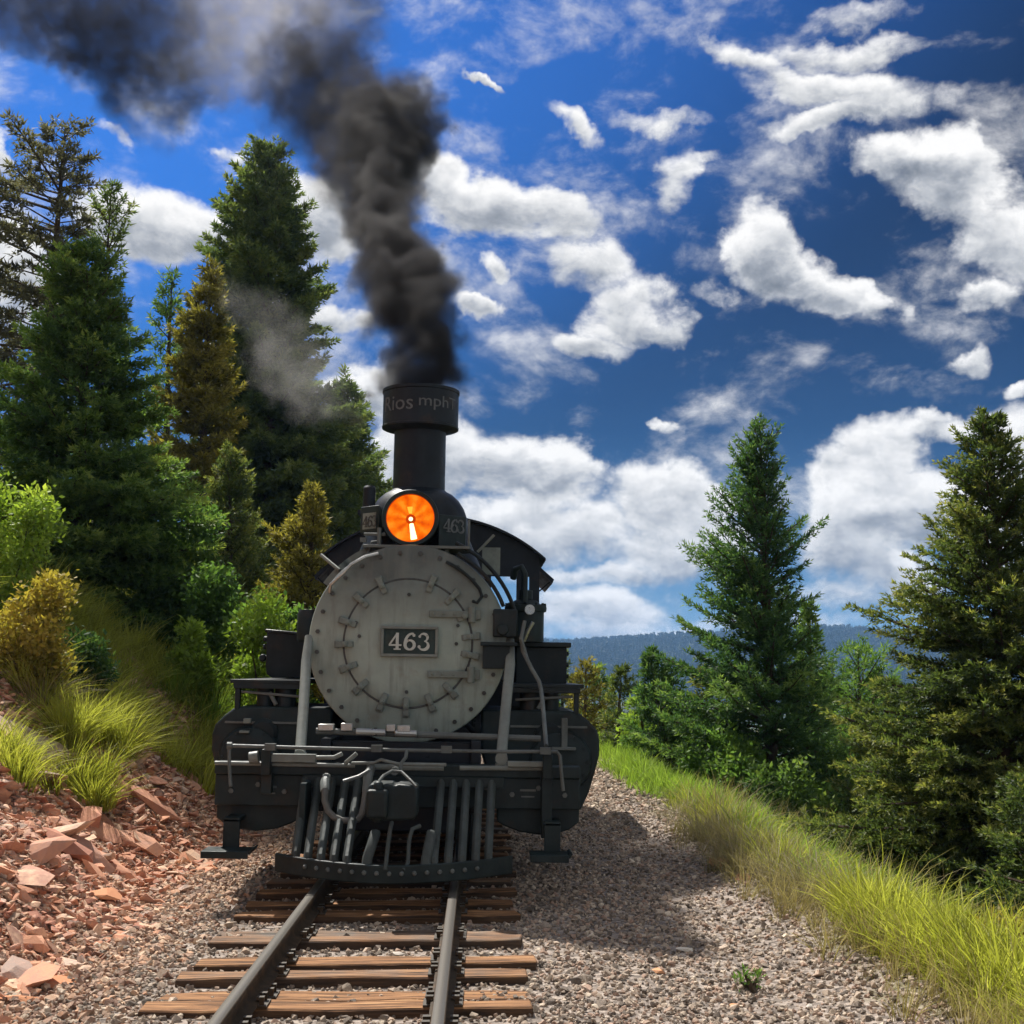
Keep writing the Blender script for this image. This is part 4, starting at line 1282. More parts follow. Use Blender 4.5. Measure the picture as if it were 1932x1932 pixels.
def conifer(name, loc, h, prof, material, label, cat='conifer', group=None, seed=0, dens=1.0, leaf=(0.075, 0.016), whorl=0.2, nb=9,
            up=(0.15, 0.9), twig=0.33, droop=0.25, t0=0.06, lean=(0, 0), bend=0.05, r0=None, open_=0.0, tuft=0.0, jitter=0.25, tipboost=0.25, airy=0.0, fade=0.0):
    """prof: list of (height fraction, radius in metres to the west, radius to the east)."""
    r = np.random.default_rng(seed + 100)
    pf = np.array(prof, float)
    root = empty(name, loc, label, cat, group)
    pts, rs = trunk_mb(h, r0 or h * 0.013 + 0.03, lean, bend, 1.0, seed)
    mbt = MB()
    mbt.tube(pts, rs, 9)
    P = np.array(pts)
    zs = P[:, 2]
    B, Dn, L, W_, T = [], [], [], [], []
    z = h * t0
    golden = r.uniform(0, 6.28)
    while z < h * 0.985:
        t = z / h
        rw, re = np.interp(t, pf[:, 0], pf[:, 1]), np.interp(t, pf[:, 0], pf[:, 2])
        k = max(4, int(round(nb * (0.55 + 0.45 * min(1, (rw + re) / 1.2)))))
        for j in range(k):
            if r.random() < open_ + 0.30 * airy * float(sstep(0.35, 0.6, t)): continue
            a = golden + 6.283 * j / k + r.normal() * 0.25
            w = 0.5 - 0.5 * math.cos(a)
            Rr = (re * (1 - w) + rw * w) * (1 + r.normal() * jitter * 0.6)
            if r.random() < 0.12: Rr *= r.uniform(1.1, 1.4)
            if Rr < 0.05: Rr = 0.05
            e = up[0] + (up[1] - up[0]) * t ** 1.6 + r.normal() * 0.10
            zz = z + r.uniform(-0.5, 0.5) * whorl
            o = np.array([np.interp(zz, zs, P[:, 0]), np.interp(zz, zs, P[:, 1]), zz])
            d = np.array([math.cos(a) * math.cos(e), math.sin(a) * math.cos(e), math.sin(e)])
            m_ = max(4, int(Rr / 0.075))
            s = np.linspace(0.0, 1.0, m_)
            curve = -droop * (1 - t) * Rr * (s ** 1.5 - 0.75 * s ** 3.2)
            cp = o + d * (s * Rr)[:, None]
            cp[:, 2] += curve
            btint = r.normal() * 0.09
            side_sway = r.normal() * 0.10 * Rr
            cp[:, 0] += -math.sin(a) * side_sway * s ** 2
            cp[:, 1] += math.cos(a) * side_sway * s ** 2
            if Rr > 0.35:
                q = cp[:: max(1, m_ // 4)]
                mbt.tube([tuple(x) for x in q], [0.006 + 0.014 * Rr * (1 - i / len(q)) for i in range(len(q))], 4, False)
            hd = unit(np.gradient(cp, axis=0))
            lat = np.array([-math.sin(a), math.cos(a), 0.0])
            s_lo = 0.10 if not tuft else 0.45
            for i in range(m_):
                if s[i] < s_lo: continue
                for sg in (-1, 1, 0):
                    if sg == 0 and i < m_ - 1 and r.random() < 0.45: continue
                    tl = Rr * twig * (1.08 - s[i]) ** 0.75 + 0.09
                    tl *= r.uniform(0.7, 1.25)
                    ang = r.uniform(0.55, 1.05) * sg
                    td = hd[i] * math.cos(ang) + lat * math.sin(ang) + np.array([0, 0, r.normal() * 0.16 + (0.10 if sg == 0 else -0.06)])
                    td /= np.linalg.norm(td)
                    n = max(3, int(tl / leaf[0] * 6.0 * dens * (1 - airy * sstep(0.30, 0.62, t))))
                    u = r.random(n) ** 0.8
                    b_ = cp[i] + td * (u * tl)[:, None]
                    b_[:, 2] -= 0.10 * tl * u ** 2
                    rd = r.normal(size=(n, 3))
                    nd = unit(td * 0.9 + unit(rd) * (0.75 if not tuft else 1.0) + np.array([0, 0, 0.12]))
                    B.append(b_); Dn.append(nd)
                    ln = leaf[0] * r.uniform(0.65, 1.3, n)
                    L.append(ln); W_.append(leaf[1] * r.uniform(0.8, 1.5, n))
                    tt = 0.30 - fade * t + tipboost * (s[i] ** 1.5) * u + r.normal(size=n) * 0.10 + r.normal() * 0.09 + btint  # tint lowered towards the tip to paint the top as backlit
                    T.append(tt)
        golden += 2.4
        z += whorl * (0.75 + 0.5 * r.random()) * (1.0 if t < 0.75 else 0.7)
    # leader
    tp = P[-1]
    n = int(60 * dens)
    u = r.random(n)
    B.append(tp - np.array([0, 0, 1]) * (u * h * 0.05)[:, None]); Dn.append(unit(r.normal(size=(n, 3)) * 0.7 + np.array([0, 0, 0.8])))
    L.append(np.full(n, leaf[0])); W_.append(np.full(n, leaf[1])); T.append(np.full(n, 0.5))
    B = np.concatenate(B); Dn = np.concatenate(Dn); L = np.concatenate(L); W_ = np.concatenate(W_); T = np.concatenate(T)
    mbt.build('trunk', M['bark'], root, fix=False, sharp=60)
    v, f, tt = needles(B, Dn, L, W_, T, r)
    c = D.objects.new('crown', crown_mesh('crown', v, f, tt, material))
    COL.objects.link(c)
    c.parent = root
    return root, len(f)

def shrub(name, loc, w, d, h, material, label, cat='shrub', group=None, seed=0, leaf=(0.07, 0.032), n=5000, clumps=14, stems=7, up=0.25, twiggy=False):
    r = np.random.default_rng(seed + 500)
    root = empty(name, loc, label, cat, group)
    C_ = r.normal(size=(clumps, 3)); C_ = unit(C_) * (r.random(clumps) ** 0.45)[:, None]
    C_[:, 2] = np.abs(C_[:, 2]) * 0.95
    C_ = C_ * np.array([w / 2, d / 2, h * 0.80]) + np.array([0, 0, h * 0.10])
    cr = r.uniform(0.16, 0.30, clumps) * min(w, h)
    k = r.choice(clumps, n, p=cr ** 2 / (cr ** 2).sum())
    q = unit(r.normal(size=(n, 3))) * (r.random(n) ** 0.5)[:, None]
    b = C_[k] + q * cr[k][:, None]
    # spikes that break the outline
    ns = n // 7
    ks = r.integers(0, clumps, ns)
    qd = unit(r.normal(size=(ns, 3)) + np.array([0, 0, 0.6]))
    b[:ns] = C_[ks] + qd * (cr[ks] * r.uniform(0.9, 1.45, ns))[:, None]
    b[:, 2] = np.maximum(b[:, 2], 0.02)
    nd = unit(q * 0.8 + r.normal(size=(n, 3)) * 0.6 + np.array([0, 0, up]))
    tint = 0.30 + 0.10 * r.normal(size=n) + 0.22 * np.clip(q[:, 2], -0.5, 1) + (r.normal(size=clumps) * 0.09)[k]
    v, f, tt = slivers(b, nd, leaf[0] * r.uniform(0.6, 1.3, n), leaf[1] * r.uniform(0.7, 1.3, n), tint, r)
    mb = MB()
    for i in range(stems):
        c = C_[i % clumps]
        mb.tube([(r.normal() * 0.05, r.normal() * 0.05, -0.1), (c[0] * 0.45, c[1] * 0.45, c[2] * 0.55), tuple(c)], [0.022, 0.014, 0.005], 5, False)
    mb.build('stem', M['bark'], root, fix=False, sharp=60)
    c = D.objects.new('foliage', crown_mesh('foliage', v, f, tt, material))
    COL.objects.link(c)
    c.parent = root
    return root

def cam_at(px, py, Y):
    """the point of the place at distance Y that the photograph shows at px, py (1932 wide)"""
    yw, pt = R(1.45), R(7.1)
    fw = np.array([math.sin(yw) * math.cos(pt), math.cos(yw) * math.cos(pt), math.sin(pt)])
    rt = np.array([math.cos(yw), -math.sin(yw), 0.0])
    up = np.cross(rt, fw)
    d = fw * 2400 + rt * (px - 966) + up * (966 - py)
    p = np.array([0.67, 0, 1.53])
    return p + d * (Y / d[1])
def gz(x, y): return float(height(np.array([x]), np.array([y]))[0])
def tree_at(px, py_top, Y):
    """foot and height of a tree whose tip the photograph shows at px, py_top"""
    p = cam_at(px, py_top, Y)
    z = gz(p[0], Y)
    return (float(p[0]), Y, z), float(p[2] - z)
def prof_px(Y, h, z0, pxc, rows):
    """rows (py, left px, right px) -> (height fraction, radius west, radius east)"""
    out_ = []
    for py, xl, xr in rows:
        c = cam_at(pxc, py, Y)
        out_.append(((c[2] - z0) / h, max(0.04, c[0] - cam_at(xl, py, Y)[0]), max(0.04, cam_at(xr, py, Y)[0] - c[0])))
    out_.sort()
    return out_
NTRI = 0
def photo_tree(name, px, top, Y, rows, material, label, **kw):
    global NTRI
    (x, y, z), h = tree_at(px, top, Y)
    o, n = conifer(name, (x, y, z), h, prof_px(Y, h, z, px, rows), material, label, **kw)
    NTRI += n
    return o

# ------------------------------------------------------------------ trees on the right
photo_tree('fir_tree', 1438, 803, 20.0, [(810, 1432, 1446), (860, 1402, 1474), (960, 1360, 1492), (1040, 1338, 1520), (1100, 1312, 1518), (1150, 1282, 1505), (1210, 1290, 1505), (1300, 1278, 1540), (1400, 1215, 1556), (1480, 1240, 1560), (1560, 1290, 1560)],
           M['firbright'], 'green fir with airy dark spire and bright left boughs, right of the train', seed=1, dens=1.0, leaf=(0.095, 0.020), whorl=0.21, nb=9, up=(0.28, 1.05), twig=0.26, open_=0.06, jitter=0.36, tipboost=0.46, t0=0.10, airy=0.18, fade=0.18)
photo_tree('fir_tree', 1862, 783, 13.0, [(790, 1856, 1870), (850, 1822, 1900), (900, 1795, 1922), (1000, 1768, 1940), (1060, 1748, 1955), (1100, 1722, 1985), (1200, 1702, 2020), (1300, 1682, 2050), (1400, 1655, 2080), (1500, 1640, 2110), (1600, 1590, 2120), (1700, 1585, 2130), (1790, 1640, 2120)],
           M['firolive'], 'broad olive green fir with yellowish tips, largest tree at the right edge', seed=2, dens=1.15, leaf=(0.062, 0.015), whorl=0.150, nb=10, up=(0.02, 0.85), twig=0.38, droop=0.15, jitter=0.30, tipboost=0.55, t0=0.03)
photo_tree('young_fir', 1530, 1145, 21.5, [(1150, 1524, 1536), (1200, 1508, 1548), (1260, 1485, 1556), (1350, 1470, 1560), (1450, 1470, 1575), (1520, 1480, 1580)],
           M['fir'], 'short dark spire close against the right side of the bright-boughed fir', seed=3, leaf=(0.10, 0.022), whorl=0.22, nb=8, up=(0.5, 1.1), twig=0.34, t0=0.05)
photo_tree('young_pine', 1622, 1222, 24.0, [(1226, 1612, 1632), (1270, 1580, 1660), (1330, 1560, 1690), (1400, 1545, 1700), (1470, 1540, 1700), (1560, 1545, 1700)],
           M['midgrn'], 'round headed green pine between the two tall firs on the right', cat='pine', seed=4, leaf=(0.12, 0.020), whorl=0.26, nb=8, up=(0.45, 0.9), twig=0.32, tuft=1.0, jitter=0.4, t0=0.04)
photo_tree('young_fir', 1168, 1262, 26.0, [(1266, 1164, 1173), (1300, 1150, 1190), (1340, 1138, 1200), (1390, 1128, 1212), (1430, 1122, 1220)],
           M['firolive'], 'narrow olive spire in the row of young trees just right of the locomotive', seed=5, leaf=(0.11, 0.024), whorl=0.2, nb=8, up=(0.3, 0.9), twig=0.36, t0=0.03, group='young trees right of the locomotive')
photo_tree('young_fir', 1102, 1252, 29.0, [(1256, 1096, 1108), (1290, 1082, 1126), (1330, 1070, 1140), (1380, 1060, 1150), (1430, 1055, 1160)],
           M['gold'], 'brownish young fir nearest the locomotive cab side', seed=6, leaf=(0.12, 0.026), whorl=0.22, nb=8, up=(0.3, 0.9), twig=0.36, t0=0.03, group='young trees right of the locomotive')
photo_tree('young_fir', 1214, 1300, 24.0, [(1304, 1208, 1220), (1340, 1190, 1240), (1380, 1180, 1250), (1430, 1170, 1260)],
           M['midgrn'], 'green bushy young fir between the olive spire and the bright-boughed fir', seed=7, leaf=(0.11, 0.024), whorl=0.2, nb=8, up=(0.3, 0.9), twig=0.4, t0=0.03, group='young trees right of the locomotive')
photo_tree('young_fir', 1268, 1235, 22.0, [(1240, 1262, 1274), (1280, 1248, 1300), (1330, 1235, 1320), (1400, 1215, 1335), (1460, 1225, 1330)],
           M['firbright'], 'bright green young fir leaning on the left flank of the airy fir', seed=8, leaf=(0.10, 0.022), whorl=0.2, nb=9, up=(0.45, 1.0), twig=0.4, jitter=0.35, t0=0.03, lean=(-0.35, 0))
photo_tree('young_fir', 1700, 1330, 17.0, [(1335, 1692, 1708), (1400, 1640, 1740), (1480, 1600, 1770), (1560, 1570, 1790), (1640, 1570, 1790)],
           M['firolive'], 'low yellow-tipped fir at the left foot of the broad olive fir', seed=9, leaf=(0.075, 0.018), whorl=0.17, nb=9, up=(0.2, 0.8), twig=0.4, jitter=0.3, t0=0.03, tipboost=0.55)
photo_tree('young_fir', 1600, 1400, 20.0, [(1404, 1592, 1608), (1450, 1560, 1640), (1520, 1540, 1660), (1580, 1540, 1660)],
           M['fir'], 'small dark fir low on the slope under the round headed pine', seed=10, leaf=(0.095, 0.02), whorl=0.19, nb=9, up=(0.3, 0.9), twig=0.4, t0=0.03)
photo_tree('young_fir', 1940, 1480, 9.5, [(1485, 1925, 1955), (1540, 1890, 1990), (1620, 1860, 2020), (1700, 1850, 2040), (1780, 1850, 2040)],
           M['firolive'], 'young olive fir cut by the right edge beside the yellow bush', seed=12, leaf=(0.055, 0.013), whorl=0.13, nb=9, up=(0.1, 0.8), twig=0.4, jitter=0.3, t0=0.03, tipboost=0.5)
DISTANT = ['distant green fir half hidden by the locomotive cab', 'distant olive fir peeping out just right of the cab', 'distant dark fir behind the narrow olive spire',
           'distant green fir behind the bushy young fir', 'distant olive fir behind the left flank of the airy fir', 'distant dark fir behind the short dark spire', 'distant green fir behind the round headed pine']
for i, (px, top, Y) in enumerate(((1010, 1225, 60), (1060, 1235, 52), (1130, 1262, 46), (1250, 1275, 40), (1330, 1262, 36), (1560, 1262, 44), (1650, 1275, 38))):
    photo_tree('distant_fir', px, top, Y, [(top + 2, px - 5, px + 5), (top + 40, px - 22, px + 22), (top + 110, px - 40, px + 40), (top + 200, px - 45, px + 45)],
               M[('midgrn', 'firolive', 'fir')[i % 3]], DISTANT[i],
               group='firs far along the right slope', seed=20 + i, leaf=(0.22, 0.05), whorl=0.4, nb=7, twig=0.4, t0=0.03)

# ------------------------------------------------------------------ trees on the left
photo_tree('fir_tree', 168, 452, 20.0, [(458, 160, 176), (500, 130, 205), (560, 98, 228), (640, 70, 250), (700, 58, 268), (800, 20, 300), (900, 10, 345), (1000, 15, 372), (1100, 45, 392), (1200, 85, 392), (1280, 150, 365), (1340, 200, 330)],
           M['fir'], 'dense rich green fir standing nearest the track on the left bank', seed=31, dens=1.1, leaf=(0.105, 0.023), whorl=0.23, nb=10, up=(0.02, 0.85), twig=0.36, droop=0.22, jitter=0.30, tipboost=0.45, t0=0.02)
photo_tree('tall_fir', 515, 270, 38.0, [(275, 500, 532), (330, 470, 552), (400, 435, 568), (450, 400, 580), (520, 385, 598), (600, 400, 612), (680, 400, 602), (760, 380, 640), (830, 370, 680), (900, 370, 718), (1000, 400, 720), (1100, 430, 700)],
           M['firdark'], 'tallest dark conifer behind the locomotive on the left, crossed by pale steam', seed=32, dens=1.0, leaf=(0.19, 0.043), whorl=0.42, nb=10, up=(0.10, 0.75), twig=0.34, droop=0.2, jitter=0.34, tipboost=0.3, t0=0.03)
photo_tree('tall_fir', 395, 492, 33.0, [(497, 388, 402), (560, 360, 420), (640, 335, 440), (720, 318, 452), (800, 305, 450), (880, 300, 445), (960, 310, 440), (1050, 330, 440)],
           M['gold'], 'golden brown conifer leaning against the tallest dark one', seed=33, dens=1.0, leaf=(0.165, 0.038), whorl=0.38, nb=9, up=(0.15, 0.8), twig=0.36, jitter=0.3, t0=0.03)
photo_tree('old_pine', 108, 232, 30.0, [(238, 88, 150), (290, 70, 155), (350, 20, 150), (420, -40, 150), (500, -60, 170), (600, -70, 160), (700, -70, 150), (800, -60, 140), (950, -40, 120)],
           M['brown'], 'ragged grey-brown old pine with bare limbs at the far left edge', cat='pine', seed=34, dens=1.25, leaf=(0.20, 0.036), whorl=0.44, nb=8, up=(-0.08, 0.55), twig=0.22, droop=0.10, jitter=0.5, open_=0.12, tuft=0.6, t0=0.10, r0=0.17, lean=(0.15, 0))
photo_tree('young_pine', 206, 345, 27.0, [(348, 200, 212), (390, 190, 222), (430, 165, 252), (480, 165, 248), (540, 180, 240), (640, 190, 230)],
           M['firdark'], 'slim candelabra pine top rising behind the rich green fir', cat='pine', seed=35, dens=1.3, leaf=(0.17, 0.032), whorl=0.40, nb=6, up=(0.5, 1.1), twig=0.14, jitter=0.35, tuft=1.0, t0=0.12, r0=0.07)
photo_tree('young_pine', 326, 520, 35.0, [(524, 316, 336), (560, 296, 350), (620, 280, 360), (700, 276, 360), (800, 280, 360)],
           M['fir'], 'bright tufted pine top between the rich green fir and the golden conifer', cat='pine', seed=36, leaf=(0.21, 0.038), whorl=0.46, nb=6, up=(0.5, 1.0), twig=0.2, tuft=1.0, jitter=0.4, t0=0.10)
photo_tree('young_fir', 586, 922, 22.0, [(926, 580, 592), (960, 562, 604), (1010, 540, 612), (1060, 520, 620), (1110, 505, 625), (1170, 505, 625)],
           M['gold'], 'small yellow-green conifer just left of the locomotive cab', seed=37, leaf=(0.10, 0.023), whorl=0.2, nb=9, up=(0.35, 0.9), twig=0.36, t0=0.03, tipboost=0.5)
photo_tree('fir_tree', 655, 722, 43.0, [(728, 640, 668), (790, 600, 690), (860, 560, 700), (940, 540, 715), (1030, 540, 720)],
           M['firdark'], 'dark fir half hidden behind the smokestack on its left', seed=38, leaf=(0.22, 0.05), whorl=0.46, nb=8, up=(0.15, 0.8), twig=0.36, t0=0.03)
photo_tree('young_fir', 440, 850, 27.0, [(855, 430, 450), (920, 400, 480), (1000, 380, 500), (1060, 370, 510), (1120, 370, 510)],
           M['firolive'], 'brown-green young conifer under the golden one, above the shrubs', seed=39, leaf=(0.11, 0.026), whorl=0.24, nb=8, up=(0.3, 0.85), twig=0.38, t0=0.03)
photo_tree('young_fir', 700, 862, 45.0, [(866, 690, 708), (920, 670, 722), (980, 660, 730), (1060, 655, 735)],
           M['firdark'], 'small dark fir peeping out beside the whistle left of the stack', seed=40, leaf=(0.18, 0.04), whorl=0.36, nb=8, up=(0.3, 0.85), twig=0.38, t0=0.03)

SHRUBS = [  # px, base py, Y, width px, height px, material, label
    (345, 1030, 20.0, 170, 190, 'midgrn', 'leafy green shrub tucked behind the rich green fir'),
    (430, 1150, 19.0, 180, 150, 'midgrn', 'dusty green willow shrub under the young conifers on the left'),
    (505, 1220, 17.5, 150, 130, 'yelgrn', 'light green shrub touching the left running board'),
    (372, 1235, 17.5, 90, 70, 'yelgrn', 'bright yellow-green bush at the foot of the left slope'),
    (560, 1180, 18.5, 110, 120, 'midgrn', 'dull green shrub just behind the left side tank'),
    (20, 1010, 15.0, 170, 210, 'yelgrn', 'pale green bush at the left edge above the grassy bank'),
    (60, 1190, 13.0, 170, 130, 'yellow', 'yellow flowering bush on the left bank beside the rich green fir'),
    (150, 1250, 14.0, 110, 70, 'firbright', 'small bright leafed plant on the shady bank under the rich green fir'),
    (1480, 1560, 17.5, 170, 130, 'fir', 'dark low shrub on the drop under the airy fir'),
    (1370, 1470, 19.0, 150, 110, 'midgrn', 'green shrub below the left boughs of the airy fir'),
    (1560, 1540, 18.5, 120, 120, 'midgrn', 'mid green shrub low between the firs on the right'),
    (1250, 1420, 25.0, 160, 90, 'yelgrn', 'fresh green bush behind the grass right of the locomotive'),
]
for i, (px, py, Y, wpx, hpx, mk, lab) in enumerate(SHRUBS):
    p = cam_at(px, py, Y)
    k = Y / 2400.0
    w, h = wpx * k, hpx * k
    zg = gz(p[0], Y)
    h = max(h, p[2] + h - zg)
    print(lab, round(p[0],2), round(zg,2), round(w,2), round(h,2))
    shrub('shrub', (p[0], Y, zg), w, w * 0.9, h, M[mk], lab, seed=i, leaf=(0.0052 * Y, 0.0026 * Y), n=int(3800 + 1600 * w * h), clumps=18)
p = cam_at(1885, 1840, 7.6)
shrub('shrub', (p[0] + 0.12, 7.6, gz(p[0], 7.6)), 0.75, 0.6, max(0.5, cam_at(1885, 1740, 7.6)[2] - gz(p[0], 7.6)), M['yellow'], 'golden yellow bush in the lower right corner beside the tall grass', seed=77, leaf=(0.035, 0.018), n=5200, clumps=22)
p = cam_at(1418, 1830, 7.3)
shrub('seedling', (p[0], 7.3, gz(p[0], 7.3) + 0.0), 0.14, 0.12, 0.16, M['midgrn'], 'tiny grey-green weed growing alone in the gravel right of the rails', 'weed', seed=78, leaf=(0.05, 0.010), n=130, clumps=6, stems=4, up=0.8)

# ------------------------------------------------------------------ grass
def blade_tuft(n, h, spread, w, lean, seed):
    r = np.random.default_rng(seed)
    az = r.uniform(0, 6.283, n)
    out_ = np.stack([np.cos(az), np.sin(az), np.zeros(n)], -1)
    base = out_ * (r.random(n) ** 0.7 * spread * 0.35)[:, None]
    L = h * r.uniform(0.55, 1.12, n)
    le = lean * r.uniform(0.2, 1.4, n)
    side = np.stack([-np.sin(az), np.cos(az), np.zeros(n)], -1)
    side = unit(side + r.normal(size=(n, 3)) * 0.5) * (w * 0.5)
    V, T = [], []
    for s, ww in ((0.0, 1.0), (0.4, 0.85), (0.75, 0.5), (1.0, 0.06)):
        c = base + out_ * (le * L * s ** 1.9)[:, None]
        c[:, 2] += L * (s - 0.28 * np.minimum(le, 1.5) * s ** 2.4)
        V += [c - side * ww, c + side * ww]
        T.append(s)
    v = np.stack(V, 1).reshape(-1, 3)
    b = np.arange(n)[:, None] * 8
    f = np.concatenate([b + np.array([[2 * k, 2 * k + 1, 2 * k + 3, 2 * k + 2]]) for k in range(3)], 0)
    t = np.repeat(0.22 + 0.32 * np.array(T), 2)[None, :] + r.normal(size=(n, 1)) * 0.13
    me = np_mesh('grass_tuft', v, f, True)
    a = me.attributes.new('tint', 'FLOAT', 'POINT')
    a.data.foreach_set('value', np.ascontiguousarray(t.ravel(), np.float32))
    return me
TALL = source('tall_tufts', [blade_tuft(30, 0.38, 0.38, 0.0095, 0.75, k) for k in range(6)], M['grass'])
GREEN = source('green_tufts', [blade_tuft(30, 0.30, 0.34, 0.0095, 0.65, 10 + k) for k in range(5)], M['grassgrn'])
DRY = source('dry_tufts', [blade_tuft(30, 0.38, 0.32, 0.006, 0.7, 20 + k) for k in range(5)], M['straw'])
BRUSH = source('brush_tufts', [blade_tuft(34, 0.40, 0.55, 0.0055, 1.25, 30 + k) for k in range(5)], M['drybrush'])
def grass(name, x, y, scl, src, wind=0.25):
    n = len(x)
    pts = np.stack([x, y, height(x, y) - 0.01], -1)
    rot = np.stack([rng.normal(0, 0.24, n), rng.normal(wind, 0.26, n), rng.normal(0, 0.5, n)], -1)
    o = scatter(name, pts, rot, scl, src)
    return o
def pick(n, x0, x1, y0, y1, fn):
    x = rng.uniform(x0, x1, n); y = rng.uniform(y0, y1, n)
    k = rng.random(n) < fn(x, y)
    return x[k], y[k]
def edge_r(y): return 3.02 + 0.22 * (vn(y * 0.9, y * 0 + 2, 31) - 0.5) - 0.10 * sstep(6, 12, y) + 0.10 * sstep(12, 22, y)
x, y = pick(8200, 2.3, 6.2, 4.6, 17, lambda x, y: sstep(-0.02, 0.16, x - edge_r(y)) * np.clip(2.6 * fbm(x * 1.5, y * 1.5, 40) - 0.65, 0.06, 1) * (1 - 0.72 * sstep(8.2, 9.8, y)))
g = grass('tall_grass', x, y, rng.uniform(0.55, 1.35, len(x)) * (0.75 + 0.5 * fbm(x * 2.2, y * 2.2, 41)) * (1.0 - 0.45 * sstep(0.35, -0.05, x - edge_r(y))) * (1.12 - 0.3 * sstep(8, 11, y)), TALL, 0.30)
tag(g, 'tall yellow-green grass spilling over the edge right of the gravel', 'grass')
x, y = pick(6800, 2.4, 6.5, 4.8, 34, lambda x, y: sstep(0.25, 0.8, x - edge_r(y) + 0.6 * sstep(14, 18, y)) * (0.30 + 0.8 * fbm(x, y, 44)))
g = grass('green_grass', x, y, rng.uniform(0.8, 1.5, len(x)), GREEN, 0.18)
tag(g, 'short bright green grass along the shoulder behind the dry brush', 'grass')
x, y = pick(1500, 2.5, 4.8, 8.6, 17.5, lambda x, y: sstep(-0.10, 0.12, x - edge_r(y)) * (1 - sstep(0.7, 1.3, x - edge_r(y))) * sstep(8.6, 9.8, y) * (1 - sstep(14.5, 17.5, y)) * (1.3 * vn(x * 1.6, y * 1.6, 46) - 0.1))
g = grass('dry_brush', x, y, rng.uniform(0.40, 1.0, len(x)), BRUSH, 0.05)
tag(g, 'grey-brown dry brush along the gravel edge beside the locomotive', 'brush')
x, y = pick(1700, 2.3, 4.6, 4.8, 14, lambda x, y: sstep(-0.35, 0.0, x - edge_r(y)) * (1 - 0.75 * sstep(0.1, 0.5, x - edge_r(y))) * (0.3 + 0.7 * vn(x * 3, y * 3, 47)))
g = grass('dry_grass', x, y, rng.uniform(0.35, 0.95, len(x)), DRY, 0.3)
tag(g, 'thin straw coloured grass creeping onto the edge of the gravel', 'grass')
STALK = source('seed_stalks', [blade_tuft(7, 0.58, 0.30, 0.0065, 0.55, 60 + k) for k in range(5)], M['straw'])
x, y = pick(1500, 2.4, 5.2, 4.6, 16, lambda x, y: sstep(0.05, 0.3, x - edge_r(y)) * np.clip(2.2 * fbm(x * 1.1, y * 1.1, 48) - 0.7, 0, 1))
g = grass('seed_stalks', x, y, rng.uniform(0.6, 1.25, len(x)), STALK, 0.2)
tag(g, 'thin dead seed stalks standing out of the verge grass', 'grass')
# left slope grass, behind the rocks
x, y = pick(9000, -10, -1.8, 9.0, 34, lambda x, y: sstep(0.0, 0.9, -1.75 - x - 3.6 * (1 - sstep(11.0, 15.5, y))) * (0.2 + 1.1 * fbm(x * 0.6, y * 0.6, 50)) * (0.12 + 0.88 * sstep(12.5, 15, y)))
g = grass('bank_grass', x, y, rng.uniform(0.8, 1.7, len(x)), TALL, 0.15)
tag(g, 'yellow-green grass covering the upper left bank under the trees', 'grass')

# three big grass clumps hanging over the rock slope on the left, each a thing
def big_clump(px, py, Y, w, h, label, mk, seed, n=900):
    p = cam_at(px, py, Y)
    # drop onto the slope along the view ray
    Y = 4.5
    p = cam_at(px, py, Y)
    for _ in range(220):
        if gz(p[0], p[1]) >= p[2]: break
        Y += 0.06
        p = cam_at(px, py, Y)
    r = np.random.default_rng(seed)
    root = empty('grass_clump', (p[0], Y, gz(p[0], Y)), label, 'grass clump')
    for k in range(int(5 + w * 9)):
        me = blade_tuft(int(n / 12), h * r.uniform(0.75, 1.15), 0.45, 0.0095, 0.85, seed * 50 + k)
        me.materials.append(M[mk])
        o = D.objects.new('tuft', me); COL.objects.link(o); o.parent = root
        dx, dy = r.normal() * w * 0.36, r.normal() * w * 0.36
        o.location = (dx, dy, gz(p[0] + dx, Y + dy) - root.location.z - 0.02)
        o.rotation_euler = (r.normal() * 0.12 - 0.10, r.normal() * 0.15 + 0.22, r.uniform(0, 6.28))
    return root
big_clump(170, 1415, 10.5, 0.80, 0.58, 'largest yellow-green grass clump spilling down the rock slope', 'grass', 3, 2200)
big_clump(185, 1500, 9.5, 0.42, 0.40, 'grass clump lowest on the rock slope, just under the largest one', 'grass', 4, 1700)
big_clump(28, 1462, 9.0, 0.48, 0.42, 'small yellow-green grass clump cut by the left edge', 'grass', 5, 1500)
big_clump(40, 1290, 12.0, 0.45, 0.40, 'straw coloured grass clump high on the rock slope at the left', 'straw', 6, 1100)
big_clump(240, 1345, 12.5, 0.45, 0.40, 'dry grass clump in the shade at the foot of the rich green fir', 'straw', 7, 800)

big_clump(120, 1325, 11.0, 0.5, 0.45, 'straw coloured grass clump just above the largest green one', 'straw', 8, 1100)
big_clump(398, 1345, 14.0, 0.9, 0.6, 'bright yellow-green grass clump just left of the left running board', 'grassgrn', 9, 1800)

